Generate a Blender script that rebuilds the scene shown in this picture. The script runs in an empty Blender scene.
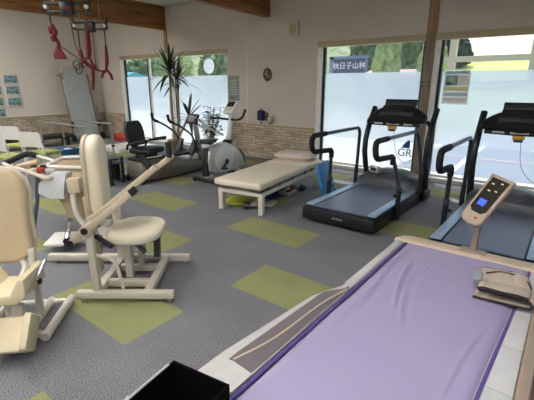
import bpy, bmesh, math, random
from mathutils import Vector as V, Matrix as M, noise
random.seed(11)
C = bpy.context.scene.collection
SC = bpy.context.scene
PI = math.pi

# ------------------------------------------------------------------ mesh helpers
def Rz(a): return M.Rotation(a, 3, 'Z')
def Rx(a): return M.Rotation(a, 3, 'X')
def Ry(a): return M.Rotation(a, 3, 'Y')

class MB:
    def __init__(s): s.bm = bmesh.new()
    def merge(s, t):
        me = bpy.data.meshes.new('tmp'); t.to_mesh(me); t.free()
        s.bm.from_mesh(me); bpy.data.meshes.remove(me); return s
    def box(s, c, d, rot=None, bev=0.0, seg=2):
        t = bmesh.new(); bmesh.ops.create_cube(t, size=1)
        for v in t.verts: v.co = V((v.co.x*d[0], v.co.y*d[1], v.co.z*d[2]))
        if bev > 0:
            bmesh.ops.bevel(t, geom=list(t.edges), offset=min(bev, min(d)*0.49), segments=seg, profile=0.5, affect='EDGES')
        m = rot if rot is not None else M.Identity(3)
        for v in t.verts: v.co = m @ v.co + V(c)
        return s.merge(t)
    def span(s, a, b, bev=0.0, seg=2):
        a, b = V(a), V(b); return s.box((a+b)/2, [abs(q) for q in (b-a)], None, bev, seg)
    def beam(s, p0, p1, w, h, bev=0.004, up=(0,0,1)):
        p0, p1 = V(p0), V(p1); d = p1-p0; L = d.length; d.normalize()
        up = V(up)
        if abs(d.dot(up)) > .97: up = V((1,0,0))
        x = d.cross(up).normalized(); z = x.cross(d)
        rot = M((x, d, z)).transposed()
        return s.box((p0+p1)/2, (w, L, h), rot, bev)
    def loft(s, rings, caps=True, closed=True):
        t = bmesh.new(); rs = [[t.verts.new(V(p)) for p in r] for r in rings]
        n = len(rs[0])
        for a, b in zip(rs[:-1], rs[1:]):
            for i in range(n if closed else n-1):
                j = (i+1) % n
                t.faces.new((a[i], a[j], b[j], b[i]))
        if caps and closed:
            t.faces.new(rs[0][::-1]); t.faces.new(rs[-1])
        return s.merge(t)
    def tube(s, pts, r, n=10, fil=0.0, closed=False, caps=True):
        pts = [V(p) for p in pts]
        if fil > 0:
            q = [] if closed else [pts[0]]
            rng = range(len(pts)) if closed else range(1, len(pts)-1)
            for i in rng:
                p, a, b = pts[i], pts[i-1], pts[(i+1) % len(pts)]
                da, db = (a-p), (b-p)
                f = min(fil, da.length*.48, db.length*.48)
                A, B_ = p+da.normalized()*f, p+db.normalized()*f
                for k in range(6):
                    u = k/5; q.append(A*(1-u)**2 + p*2*u*(1-u) + B_*u*u)
            if not closed: q.append(pts[-1])
            pts = q
        N = len(pts); rr = r if isinstance(r, (list, tuple)) else [r]*N
        if len(rr) != N: rr = [rr[0]+(rr[-1]-rr[0])*i/(N-1) for i in range(N)]
        tg = []
        for i in range(N):
            if closed: d = pts[(i+1) % N]-pts[i-1]
            else: d = pts[min(i+1, N-1)]-pts[max(i-1, 0)]
            tg.append(d.normalized())
        ref = V((0,0,1)) if abs(tg[0].z) < .9 else V((1,0,0))
        nx = tg[0].cross(ref).normalized(); rings = []
        for i in range(N):
            nx = (nx-tg[i]*nx.dot(tg[i])).normalized(); ny = tg[i].cross(nx)
            rings.append([pts[i]+(nx*math.cos(2*PI*k/n)+ny*math.sin(2*PI*k/n))*rr[i] for k in range(n)])
        if closed: rings.append(rings[0])
        return s.loft(rings, caps and not closed)
    def cyl(s, p0, p1, r, r2=None, n=16): return s.tube([p0, p1], [r, r if r2 is None else r2], n)
    def lathe(s, prof, c=(0,0,0), rot=None, n=24):
        m = rot if rot is not None else M.Identity(3)
        rings = [[m @ V((max(r,1e-4)*math.cos(2*PI*k/n), max(r,1e-4)*math.sin(2*PI*k/n), z))+V(c) for k in range(n)] for r, z in prof]
        return s.loft(rings)
    def prism(s, poly, o, ax, ay, depth, bev=0.0, seg=2):
        ax, ay = V(ax).normalized(), V(ay).normalized(); nz = ax.cross(ay)
        t = bmesh.new()
        a = [t.verts.new(V(o)+ax*p[0]+ay*p[1]-nz*depth/2) for p in poly]
        f = t.faces.new(a)
        r = bmesh.ops.extrude_face_region(t, geom=[f])
        bmesh.ops.translate(t, vec=nz*depth, verts=[e for e in r['geom'] if isinstance(e, bmesh.types.BMVert)])
        bmesh.ops.recalc_face_normals(t, faces=list(t.faces))
        if bev > 0:
            sel = [e for e in t.edges if abs((e.verts[0].co-e.verts[1].co).normalized().dot(nz)) < .5]
            bmesh.ops.bevel(t, geom=sel, offset=bev, segments=seg, profile=.5, affect='EDGES', clamp_overlap=True)
        return s.merge(t)
    def ball(s, c, r, rot=None, u=16, w=10):
        t = bmesh.new(); bmesh.ops.create_uvsphere(t, u_segments=u, v_segments=w, radius=1)
        if not isinstance(r, (list, tuple)): r = (r, r, r)
        m = rot if rot is not None else M.Identity(3)
        for v in t.verts: v.co = m @ V((v.co.x*r[0], v.co.y*r[1], v.co.z*r[2]))+V(c)
        return s.merge(t)
    def grid(s, fn, nx, ny):
        t = bmesh.new(); g = [[t.verts.new(V(fn(i/nx, j/ny))) for j in range(ny+1)] for i in range(nx+1)]
        for i in range(nx):
            for j in range(ny): t.faces.new((g[i][j], g[i+1][j], g[i+1][j+1], g[i][j+1]))
        return s.merge(t)
    def blade(s, base, d, L, w, droop, n=6):
        d = V(d).normalized(); side = d.cross(V((0,0,1)))
        side = V((1,0,0)) if side.length < 1e-3 else side.normalized()
        t = bmesh.new(); prev = None
        for i in range(n+1):
            u = i/n; p = V(base)+d*L*u+V((0,0,-droop*L*u*u)); ww = w*math.sin(PI*min(1, .12+.88*u))**.7*.5+.001
            nrm = V((0,0,.25*ww))
            row = [t.verts.new(p-side*ww+nrm), t.verts.new(p), t.verts.new(p+side*ww+nrm)]
            if prev:
                for k in (0, 1): t.faces.new((prev[k], prev[k+1], row[k+1], row[k]))
            prev = row
        return s.merge(t)
    def build(s, name, mat, parent=None, angle=38, fix=True):
        if fix: bmesh.ops.recalc_face_normals(s.bm, faces=list(s.bm.faces))
        me = bpy.data.meshes.new(name); s.bm.to_mesh(me); s.bm.free()
        me.polygons.foreach_set('use_smooth', [True]*len(me.polygons))
        me.set_sharp_from_angle(angle=math.radians(angle))
        me.materials.append(mat); o = bpy.data.objects.new(name, me); C.objects.link(o)
        if parent: o.parent = parent
        return o

def tag(o, label, cat, group=None, kind=None):
    if label: o['label'] = label
    if cat: o['category'] = cat
    if group: o['group'] = group
    if kind: o['kind'] = kind
    return o
def thing(name, label, cat, loc=(0,0,0), rz=0.0, group=None):
    o = bpy.data.objects.new(name, None); C.objects.link(o)
    o.location = loc; o.rotation_euler = (0, 0, rz); o.empty_display_size = .1
    return tag(o, label, cat, group)
def struct(mb, name, mat, parent=None):
    o = mb.build(name, mat, parent); o['kind'] = 'structure'; return o
def dup(root, loc, rz, label):
    def cp(o, par):
        c = o.copy(); C.objects.link(c); c.parent = par
        for ch in list(o.children): cp(ch, c)
        return c
    kids = list(root.children)
    r = root.copy(); C.objects.link(r); r.location = loc; r.rotation_euler = (0, 0, rz); r['label'] = label
    for k in kids: cp(k, r)
    return r
def text(body, name, mat, parent, size, loc, rot, depth=.002, align='CENTER'):
    cu = bpy.data.curves.new(name, 'FONT'); cu.body = body; cu.size = size; cu.extrude = depth
    cu.align_x = align; cu.align_y = 'CENTER'; cu.resolution_u = 3
    t = bpy.data.objects.new('tmp_text', cu); C.objects.link(t)
    dg = bpy.context.evaluated_depsgraph_get()
    me = bpy.data.meshes.new_from_object(t.evaluated_get(dg)); bpy.data.objects.remove(t)
    me.name = name; me.materials.clear(); me.materials.append(mat)
    o = bpy.data.objects.new(name, me); C.objects.link(o); o.parent = parent
    o.location = loc; o.rotation_euler = rot
    return o

# ------------------------------------------------------------------ materials
def lin(h):
    h = h.lstrip('#'); r = [int(h[i:i+2], 16)/255 for i in (0, 2, 4)]
    return tuple((c/12.92 if c <= .04045 else ((c+.055)/1.055)**2.4) for c in r)+(1,)
def nt(name):
    m = bpy.data.materials.new(name); m.use_nodes = True
    return m, m.node_tree, m.node_tree.nodes['Principled BSDF']
def mat(name, hexc, rough=.5, metal=0.0, var=.05, scale=14.0, bump=0.0, spec=.5, bscale=None, coat=0.0):
    m, t, b = nt(name); L = t.links
    b.inputs['Roughness'].default_value = rough; b.inputs['Metallic'].default_value = metal
    b.inputs['Specular IOR Level'].default_value = spec; b.inputs['Coat Weight'].default_value = coat
    tc = t.nodes.new('ShaderNodeTexCoord'); n = t.nodes.new('ShaderNodeTexNoise')
    n.inputs['Scale'].default_value = scale; n.inputs['Detail'].default_value = 4
    L.new(tc.outputs['Object'], n.inputs['Vector'])
    r = t.nodes.new('ShaderNodeValToRGB'); c = lin(hexc)
    r.color_ramp.elements[0].position = .3; r.color_ramp.elements[1].position = .7
    r.color_ramp.elements[0].color = tuple(x*(1-var) for x in c[:3])+(1,)
    r.color_ramp.elements[1].color = tuple(min(1, x*(1+var)) for x in c[:3])+(1,)
    L.new(n.outputs['Fac'], r.inputs['Fac']); L.new(r.outputs['Color'], b.inputs['Base Color'])
    if bump > 0:
        n2 = t.nodes.new('ShaderNodeTexNoise'); n2.inputs['Scale'].default_value = bscale or scale*6
        L.new(tc.outputs['Object'], n2.inputs['Vector'])
        bp = t.nodes.new('ShaderNodeBump'); bp.inputs['Strength'].default_value = bump; bp.inputs['Distance'].default_value = .01
        L.new(n2.outputs['Fac'], bp.inputs['Height']); L.new(bp.outputs['Normal'], b.inputs['Normal'])
    return m
def math_(t, op, a, b=None):
    n = t.nodes.new('ShaderNodeMath'); n.operation = op
    for i, q in enumerate((a, b)):
        if q is None: continue
        if isinstance(q, (int, float)): n.inputs[i].default_value = q
        else: t.links.new(q, n.inputs[i])
    return n.outputs[0]
def mix_(t, f, a, b):
    n = t.nodes.new('ShaderNodeMix'); n.data_type = 'RGBA'
    for k, q in ((0, f), (6, a), (7, b)):
        if isinstance(q, tuple): n.inputs[k].default_value = q
        elif isinstance(q, (int, float)): n.inputs[k].default_value = q
        else: t.links.new(q, n.inputs[k])
    return n.outputs[2]
def carpet():
    m, t, b = nt('carpet_tiles'); L = t.links
    tc = t.nodes.new('ShaderNodeTexCoord'); s = t.nodes.new('ShaderNodeSeparateXYZ'); L.new(tc.outputs['Object'], s.inputs[0])
    u = math_(t, 'ADD', s.outputs[0], 3.05+40); v = math_(t, 'ADD', s.outputs[1], -.15+40)
    fu, fv = math_(t, 'FLOOR', u), math_(t, 'FLOOR', v)
    odd = math_(t, 'FLOORED_MODULO', math_(t, 'ADD', fu, fv), 2.0)
    half = math_(t, 'LESS_THAN', math_(t, 'FRACT', v), .5)
    g = math_(t, 'MULTIPLY', odd, half)
    n = t.nodes.new('ShaderNodeTexNoise'); n.inputs['Scale'].default_value = 150; n.inputs['Detail'].default_value = 2; L.new(tc.outputs['Object'], n.inputs['Vector'])
    n2 = t.nodes.new('ShaderNodeTexNoise'); n2.inputs['Scale'].default_value = 2.2; n2.inputs['Detail'].default_value = 5; L.new(tc.outputs['Object'], n2.inputs['Vector'])
    r = t.nodes.new('ShaderNodeValToRGB'); r.color_ramp.elements[0].position = .36; r.color_ramp.elements[1].position = .64
    r.color_ramp.elements[0].color = lin('#505054'); r.color_ramp.elements[1].color = lin('#98989c'); L.new(n.outputs['Fac'], r.inputs['Fac'])
    r2 = t.nodes.new('ShaderNodeValToRGB'); r2.color_ramp.elements[0].position = .3; r2.color_ramp.elements[1].position = .7
    r2.color_ramp.elements[0].color = lin('#84875a'); r2.color_ramp.elements[1].color = lin('#96996a'); L.new(n2.outputs['Fac'], r2.inputs['Fac'])
    gr = mix_(t, .25, r2.outputs['Color'], mix_(t, n.outputs['Fac'], lin('#7a7d54'), lin('#a1a476')))
    # dirt: soft large wear on the grey
    w = t.nodes.new('ShaderNodeValToRGB'); w.color_ramp.elements[0].position = .3; w.color_ramp.elements[1].position = .75
    w.color_ramp.elements[0].color = (.86, .86, .87, 1); w.color_ramp.elements[1].color = (1.08, 1.08, 1.08, 1); L.new(n2.outputs['Fac'], w.inputs['Fac'])
    mm = t.nodes.new('ShaderNodeMix'); mm.data_type = 'RGBA'; mm.blend_type = 'MULTIPLY'; mm.inputs[0].default_value = 1
    L.new(r.outputs['Color'], mm.inputs[6]); L.new(w.outputs['Color'], mm.inputs[7])
    L.new(mix_(t, g, mm.outputs[2], gr), b.inputs['Base Color'])
    b.inputs['Roughness'].default_value = .95; b.inputs['Specular IOR Level'].default_value = .25
    bp = t.nodes.new('ShaderNodeBump'); bp.inputs['Strength'].default_value = .25; bp.inputs['Distance'].default_value = .003
    L.new(n.outputs['Fac'], bp.inputs['Height']); L.new(bp.outputs['Normal'], b.inputs['Normal'])
    return m
def brick(axis):
    m, t, b = nt('stone_cladding_'+axis); L = t.links
    tc = t.nodes.new('ShaderNodeTexCoord'); s = t.nodes.new('ShaderNodeSeparateXYZ'); L.new(tc.outputs['Object'], s.inputs[0])
    c = t.nodes.new('ShaderNodeCombineXYZ'); L.new(s.outputs[0 if axis == 'x' else 1], c.inputs[0]); L.new(s.outputs[2], c.inputs[1])
    br = t.nodes.new('ShaderNodeTexBrick'); L.new(c.outputs[0], br.inputs['Vector'])
    br.inputs['Scale'].default_value = 1; br.inputs['Brick Width'].default_value = .24; br.inputs['Row Height'].default_value = .062
    br.inputs['Mortar Size'].default_value = .006; br.inputs['Mortar Smooth'].default_value = .4; br.inputs['Bias'].default_value = -.1
    br.inputs['Color1'].default_value = lin('#cdb896'); br.inputs['Color2'].default_value = lin('#a68d69'); br.inputs['Mortar'].default_value = lin('#82704f')
    n = t.nodes.new('ShaderNodeTexNoise'); n.inputs['Scale'].default_value = 9; n.inputs['Detail'].default_value = 6; L.new(c.outputs[0], n.inputs['Vector'])
    mm = t.nodes.new('ShaderNodeMix'); mm.data_type = 'RGBA'; mm.blend_type = 'OVERLAY'; mm.inputs[0].default_value = .55
    L.new(br.outputs['Color'], mm.inputs[6]); L.new(n.outputs['Color'], mm.inputs[7])
    hs = t.nodes.new('ShaderNodeHueSaturation'); hs.inputs['Saturation'].default_value = .75; L.new(mm.outputs[2], hs.inputs['Color'])
    L.new(hs.outputs[0], b.inputs['Base Color']); b.inputs['Roughness'].default_value = .85
    bp = t.nodes.new('ShaderNodeBump'); bp.inputs['Strength'].default_value = .7; bp.inputs['Distance'].default_value = .02; bp.invert = True
    L.new(br.outputs['Fac'], bp.inputs['Height']); L.new(bp.outputs['Normal'], b.inputs['Normal'])
    return m
def wood(name, c1, c2, stretch=(6, .35, 6), rough=.55):
    m, t, b = nt(name); L = t.links
    tc = t.nodes.new('ShaderNodeTexCoord'); mp = t.nodes.new('ShaderNodeMapping'); mp.inputs['Scale'].default_value = stretch
    L.new(tc.outputs['Object'], mp.inputs[0])
    n = t.nodes.new('ShaderNodeTexNoise'); n.inputs['Scale'].default_value = 3; n.inputs['Detail'].default_value = 8; n.inputs['Distortion'].default_value = .6
    L.new(mp.outputs[0], n.inputs['Vector'])
    r = t.nodes.new('ShaderNodeValToRGB'); r.color_ramp.elements[0].position = .32; r.color_ramp.elements[1].position = .68
    r.color_ramp.elements[0].color = lin(c1); r.color_ramp.elements[1].color = lin(c2)
    L.new(n.outputs['Fac'], r.inputs['Fac']); L.new(r.outputs['Color'], b.inputs['Base Color']); b.inputs['Roughness'].default_value = rough
    return m
def film_mat(name, clear):
    m = bpy.data.materials.new(name); m.use_nodes = True; t = m.node_tree; t.nodes.clear(); L = t.links
    o = t.nodes.new('ShaderNodeOutputMaterial'); tl = t.nodes.new('ShaderNodeBsdfTranslucent'); df = t.nodes.new('ShaderNodeBsdfDiffuse')
    tr = t.nodes.new('ShaderNodeBsdfTransparent'); a = t.nodes.new('ShaderNodeMixShader'); c = t.nodes.new('ShaderNodeMixShader')
    tc = t.nodes.new('ShaderNodeTexCoord'); n = t.nodes.new('ShaderNodeTexNoise'); n.inputs['Scale'].default_value = .9; L.new(tc.outputs['Object'], n.inputs['Vector'])
    r = t.nodes.new('ShaderNodeValToRGB'); r.color_ramp.elements[0].color = lin('#98a6b6'); r.color_ramp.elements[1].color = lin('#bac6d2'); L.new(n.outputs['Fac'], r.inputs['Fac'])
    L.new(r.outputs['Color'], tl.inputs['Color']); df.inputs['Color'].default_value = lin('#c0cad2'); tr.inputs['Color'].default_value = (.82, .87, .92, 1)
    a.inputs[0].default_value = .25; L.new(tl.outputs[0], a.inputs[1]); L.new(df.outputs[0], a.inputs[2])
    c.inputs[0].default_value = clear; L.new(a.outputs[0], c.inputs[1]); L.new(tr.outputs[0], c.inputs[2]); L.new(c.outputs[0], o.inputs[0])
    return m
def glass_mat():
    m = bpy.data.materials.new('window_glass'); m.use_nodes = True; t = m.node_tree; t.nodes.clear(); L = t.links
    o = t.nodes.new('ShaderNodeOutputMaterial'); tr = t.nodes.new('ShaderNodeBsdfTransparent'); gl = t.nodes.new('ShaderNodeBsdfGlossy'); mx = t.nodes.new('ShaderNodeMixShader')
    tr.inputs['Color'].default_value = (.91, .93, .935, 1); gl.inputs['Roughness'].default_value = .03; mx.inputs[0].default_value = .05
    L.new(tr.outputs[0], mx.inputs[1]); L.new(gl.outputs[0], mx.inputs[2]); L.new(mx.outputs[0], o.inputs[0]); return m
def tmat(name, hexc):
    m = bpy.data.materials.new(name); m.use_nodes = True; t = m.node_tree; t.nodes.clear(); L = t.links
    o = t.nodes.new('ShaderNodeOutputMaterial'); a = t.nodes.new('ShaderNodeBsdfTranslucent'); b = t.nodes.new('ShaderNodeBsdfDiffuse'); x = t.nodes.new('ShaderNodeMixShader')
    tc = t.nodes.new('ShaderNodeTexCoord'); n = t.nodes.new('ShaderNodeTexNoise'); n.inputs['Scale'].default_value = 30; L.new(tc.outputs['Object'], n.inputs['Vector'])
    c = mix_(t, n.outputs['Fac'], tuple(q*.9 for q in lin(hexc)[:3])+(1,), lin(hexc)); L.new(c, a.inputs[0]); L.new(c, b.inputs[0]); x.inputs[0].default_value = .45
    L.new(a.outputs[0], x.inputs[1]); L.new(b.outputs[0], x.inputs[2]); L.new(x.outputs[0], o.inputs[0]); return m
def emit_mat(name, hexc, s):
    m = bpy.data.materials.new(name); m.use_nodes = True; t = m.node_tree; t.nodes.clear()
    o = t.nodes.new('ShaderNodeOutputMaterial'); e = t.nodes.new('ShaderNodeEmission'); e.inputs[0].default_value = lin(hexc); e.inputs[1].default_value = s
    t.links.new(e.outputs[0], o.inputs[0]); return m
def speckle(name, cols, scale, rough=.9):
    m, t, b = nt(name); L = t.links
    tc = t.nodes.new('ShaderNodeTexCoord'); n = t.nodes.new('ShaderNodeTexNoise'); n.inputs['Scale'].default_value = scale; n.inputs['Detail'].default_value = 6; n.inputs['Roughness'].default_value = .7
    L.new(tc.outputs['Object'], n.inputs['Vector']); r = t.nodes.new('ShaderNodeValToRGB')
    r.color_ramp.elements[0].position = .3; r.color_ramp.elements[1].position = .7
    r.color_ramp.elements[0].color = lin(cols[0]); r.color_ramp.elements[1].color = lin(cols[-1])
    for i, c in enumerate(cols[1:-1]):
        e = r.color_ramp.elements.new(.3+.4*(i+1)/(len(cols)-1)); e.color = lin(c)
    L.new(n.outputs['Fac'], r.inputs['Fac']); L.new(r.outputs['Color'], b.inputs['Base Color']); b.inputs['Roughness'].default_value = rough
    b.inputs['Specular IOR Level'].default_value = .2
    return m
FILM_CLEAR = .16
K = dict(
 wall=mat('wall_paper', '#d0c7bc', .85, var=.02, scale=3, bump=.15, bscale=120), ceil=mat('ceiling_paint', '#dcdcd0', .9, var=.02),
 wood=wood('glulam_wood', '#6b4420', '#a8743c'), post=wood('post_wood', '#8a6a48', '#a58563', (8, 8, .5)), postd=wood('weathered_post', '#7c6c5c', '#928272', (8, 8, .5)),
 white=mat('white_paint', '#dcdad6', .45), jamb=mat('white_jamb', '#ece9e2', .5), header=mat('blind_box', '#b5a888', .6), black=mat('black_plastic', '#17181a', .42, var=.15),
 blackm=mat('black_metal', '#111215', .32, .1), gasket=mat('dark_aluminium', '#1d1f21', .4, .3), blackfab=mat('black_fabric', '#08080a', .95, spec=.1), foam=mat('foam_grip', '#131416', .75, bump=.2, bscale=200),
 charcoal=mat('charcoal_plastic', '#43474d', .45), slate=mat('slate_tube', '#33383d', .3, .45), chrome=mat('chrome', '#c9ccd0', .18, 1.0), steel=mat('brushed_steel', '#a9a9a6', .35, .9),
 cream=mat('cream_vinyl', '#e4dac2', .42, var=.03, scale=5, spec=.45), creamb=mat('tan_vinyl', '#cbb592', .45, var=.03, scale=4), creamw=mat('worn_vinyl', '#ddceab', .45, var=.05, scale=7),
 beige=mat('beige_enamel', '#cdc4b5', .38, var=.03), beiged=mat('tan_enamel', '#c4b59c', .42, var=.03), ivory=mat('ivory_tube', '#cfc8bc', .3, .15), offw=mat('offwhite_plastic', '#d8d6d0', .4),
 couch=mat('couch_vinyl', '#e3d8c0', .45, var=.03, scale=4), pillow=mat('pillow_fabric', '#c9bdb2', .85, var=.06, bump=.3), couchf=mat('couch_frame', '#d8d2c2', .4),
 grey=mat('grey_plastic', '#8d8d8c', .45), hull=mat('bronze_hull', '#6c675e', .38, .25, var=.08), silver=mat('silver_plastic', '#c2c2c0', .35, .3),
 belt=mat('tread_belt', '#646d80', .38, var=.12, scale=60), rail=mat('blue_side_strip', '#a9c4de', .35, .35), hood=mat('motor_hood', '#3d4145', .38),
 purple=mat('purple_membrane', '#a198b8', .45, var=.03, scale=2.5, spec=.45), purpled=mat('purple_piping', '#5a4a8c', .55), fairing=mat('white_fairing', '#bfbcba', .35, spec=.5), fgrey=mat('grey_brown_panel', '#6d6568', .45),
 bedbar=mat('beige_bar', '#c9b59d', .42), bedbarb=mat('brown_bar', '#9b8a7b', .45), strapg=mat('cuff_fabric', '#b6a898', .85, bump=.4, bscale=150), strapd=mat('cuff_trim', '#2e2a2b', .8), velcro=mat('velcro_tab', '#8f949b', .8),
 consolec=mat('console_case', '#ab9985', .42), screen=mat('console_glass', '#2c2720', .2), green=mat('chair_green', '#a3ad5a', .7), blue=mat('blue_plastic', '#2e6fae', .45), bluel=mat('light_blue_mat', '#4a8fca', .55), navy=mat('navy_fabric', '#1d2557', .7),
 red=mat('red_sling', '#701b25', .75), redp=mat('red_plastic', '#a8382c', .5), yellow=mat('lime_rubber', '#a8a93a', .4), tilt=mat('grey_vinyl', '#a6a8a5', .5), yel=mat('yellow_clip', '#c8982c', .5), orange=mat('orange_letter', '#c2a48a', .5),
 leafd=mat('dark_leaf', '#34462a', .45, var=.25), leafl=mat('small_leaf', '#39482f', .5, var=.3), trunk=mat('pale_trunk', '#8f8468', .8, var=.12), soil=mat('soil', '#3b3024', .95), pot=mat('pot_glaze', '#6b5a48', .45),
 tpaper=tmat('thin_paper', '#fafaf8'), tyel=tmat('thin_yellow', '#fbf5d2'), tblu=tmat('thin_blue', '#e6f1f4'), tgre=tmat('thin_green', '#bcd4c5'), twarm=tmat('thin_warm', '#fbf7f0'), paper=mat('paper', '#c9c8c0', .7), pgrey=mat('notice_grey', '#8e9894', .7, var=.12, scale=30), pyel=mat('print_yellow', '#c9b660', .7), pblu=mat('print_blue', '#7fa0a8', .7), pgre=mat('print_green', '#4f7a62', .7, var=.4, scale=40), pwarm=mat('print_warm', '#c9b8a4', .7), ink=mat('print_ink', '#33566a', .7),
 photo=speckle('landscape_print', ['#1d2b2e', '#4f6d5a', '#8fa9b8', '#46603a'], 22), logo=mat('blue_logo', '#2c4c9e', .5), cap=mat('cladding_cap', '#b19a72', .6), copper=mat('ornament_brown', '#5a4328', .6, var=.3, scale=60),
 glass=glass_mat(), film=film_mat('frosted_film', .16), haze=film_mat('hazy_film', .62), carpet=carpet(), brickx=brick('x'), bricky=brick('y'), vinyl=wood('wood_vinyl', '#8c6b50', '#a8856a', (5, .5, 5), .35),
 screenb=emit_mat('lit_symbol', '#3a55d8', 1.6), screenw=emit_mat('lit_text', '#c8c2a0', .8), lcd=mat('lcd_dark', '#3a2a28', .3),
 tan=mat('tan_panel', '#b09a78', .5), sheet=mat('cloudy_plastic', '#c5c6c6', .35), lamp=emit_mat('fill_lamp_glow', '#fdfaf8', 50.0),  # lamp: glow of the added fill lamps
 sheen=mat('shelf_white', '#d8d4cc', .5),
 asphalt=speckle('asphalt', ['#76808f', '#8b94a2'], 30), concrete=speckle('pavement', ['#b9b5a6', '#cfcbbd'], 6), line=mat('road_line', '#dfe3e6', .7), kerb=mat('kerb_stone', '#c3a59a', .8),
 hill=speckle('hillside_green', ['#56684f', '#82946f', '#a5b48a'], .9), bank=speckle('grass_bank', ['#97ad60', '#b4c676', '#c8d591'], 2.2), tree1=speckle('tree_foliage', ['#42543f', '#6a7f5c', '#98a981'], 2.0), tree2=speckle('bright_foliage', ['#6c8056', '#98ab75', '#b9c698'], 2.0), dark=speckle('dark_shrub', ['#2c3534', '#4a5650'], 2.5),  # dark: grey-green speckle of the shrub crown
 roofr=mat('red_roof', '#a98a82', .8), roofg=mat('grey_roof', '#8c9096', .8), hwall=mat('house_wall', '#d6d4cf', .8), signf=mat('sign_frame', '#7d8ba3', .5), signd=mat('sign_board', '#4e566f', .6), signw=mat('sign_letter', '#f2f4f6', .5), bridge=mat('bridge_beam', '#c9bba6', .7), teal=mat('teal_roof', '#4f9fb0', .6), globe=mat('white_disc', '#f0f4f6', .5),
)

# ------------------------------------------------------------------ room
XL, XR, YB, YF, H = -12.16, 2.6, 7.07, -4.0, 3.55
mb = MB(); mb.span((XL-.2, YF-.2, -.12), (XR+.2, YB+.2, 0)); struct(mb, 'floor', K['carpet'])
mb = MB(); mb.span((XL-.2, YF-.2, H), (XR+.2, YB+.2, H+.15)); struct(mb, 'ceiling', K['ceil'])
W1, W2, W3 = (-10.99, -6.64), (-4.20, -2.15), (-2.0, .45)
ZT, ZB = 2.43, .07
mb = MB()
for a, b in ((XL-.2, W1[0]), (W1[1], W2[0]), (W3[1], XR+.2)): mb.span((a, YB, 0), (b, YB+.2, H))
for a, b in (W1, W2, (W2[1], W3[0]), W3):
    mb.span((a, YB, ZT), (b, YB+.2, H))
    if a != W2[1]: mb.span((a, YB, 0), (b, YB+.2, ZB))
struct(mb, 'wall_back', K['wall'])
mb = MB(); mb.span((XL-.2, YF, 0), (XL, YB, H)); struct(mb, 'wall_left', K['wall'])
# right wall and the wall behind the camera, both with wide windows
def holed(name, axis, pos, thick, a0, a1, holes):
    mb = MB()
    def sp(u0, u1, z0, z1):
        if axis == 'x': mb.span((u0, pos, z0), (u1, pos+thick, z1))
        else: mb.span((pos, u0, z0), (pos+thick, u1, z1))
    e = a0
    for h0, h1, z0, z1 in holes:
        sp(e, h0, 0, H); sp(h0, h1, 0, z0); sp(h0, h1, z1, H); e = h1
    sp(e, a1, 0, H); struct(mb, name, K['wall'])
    for i, (h0, h1, z0, z1) in enumerate(holes):
        f = MB(); m_ = MB(); g = MB(); c = pos+thick/2
        def P(u, z, d=0): return (u, c+d, z) if axis == 'x' else (c+d, u, z)
        for u in (h0+.03, (h0+h1)/2, h1-.03): f.beam(P(u, z0), P(u, z1), .06, .06)
        for z in (z0+.03, z1-.03): f.beam(P(h0+.06, z), P(h1-.06, z), .05, .05)
        o = struct(f, 'window_%d' % WN[0], K['white']); WN[0] += 1
        g.span(P(h0+.04, z0+.04, -.003), P(h1-.04, z1-.04, .003)); struct(g, 'glass_pane', K['glass'], o)
WN = [4]
holed('wall_front', 'x', YF-.2, .2, XL-.2, XR+.2, [(-11, -8.5, .9, 2.6), (-7.5, -4, .1, 2.6), (-3, 1.6, .1, 2.6)])
holed('wall_right', 'y', XR, .2, YF, YB, [(-2.5, 1.5, .5, 2.6), (2.6, 5.6, .5, 2.6)])
# beams, posts
for i, x in enumerate((-8.845, -5.455, -2.075, 1.3)):
    mb = MB(); mb.span((x-.075, YF, 2.99), (x+.075, YB, H), .006); struct(mb, 'trim_%d' % (i+1), K['wood'])
mb = MB(); mb.span((-8.86, YB-.03, ZT), (-8.74, YB, 2.99), .004); struct(mb, 'trim_5', K['post'])
mb = MB(); mb.span((-2.15, YB-.03, ZT), (-2.0, YB, 2.99), .004); struct(mb, 'trim_6', K['post'])
mb = MB(); mb.span((-2.15, YB-.02, 0), (-2.0, YB+.16, ZT), .004); o = struct(mb, 'trim_7', K['postd'])
b2 = MB()
for sx in (-1, 1):
    for sz in (-1, 1): b2.cyl((-2.075+sx*.045, YB-.026, 1.64+sz*.03), (-2.075+sx*.045, YB-.018, 1.64+sz*.03), .014, n=10)
struct(b2, 'bolt_plate', K['black'], o)
# stone cladding with its cap
ZW = .74
for nm, a, b, ax in (('trim_8', (XL, YB-.035, 0), (W1[0]-.02, YB, ZW), 'x'), ('trim_9', (W1[1]+.1, YB-.035, 0), (W2[0]-.03, YB, ZW), 'x'), ('trim_10', (XL, YF, 0), (XL+.035, YB-.035, ZW), 'y')):
    mb = MB(); mb.span(a, b); o = struct(mb, nm, K['brick'+ax])
    mb = MB()
    if ax == 'x': mb.span((a[0]+.04, YB-.05, ZW), (b[0], YB, ZW+.025), .004)
    else: mb.span((XL, YF, ZW), (XL+.05, YB-.05, ZW+.025), .004)
    struct(mb, 'cladding_cap', K['cap'], o)
mb = MB(); mb.span((-6.035, YB-.004, ZW+.03), (-6.025, YB, H)); struct(mb, 'trim_11', K['jamb'])

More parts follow.
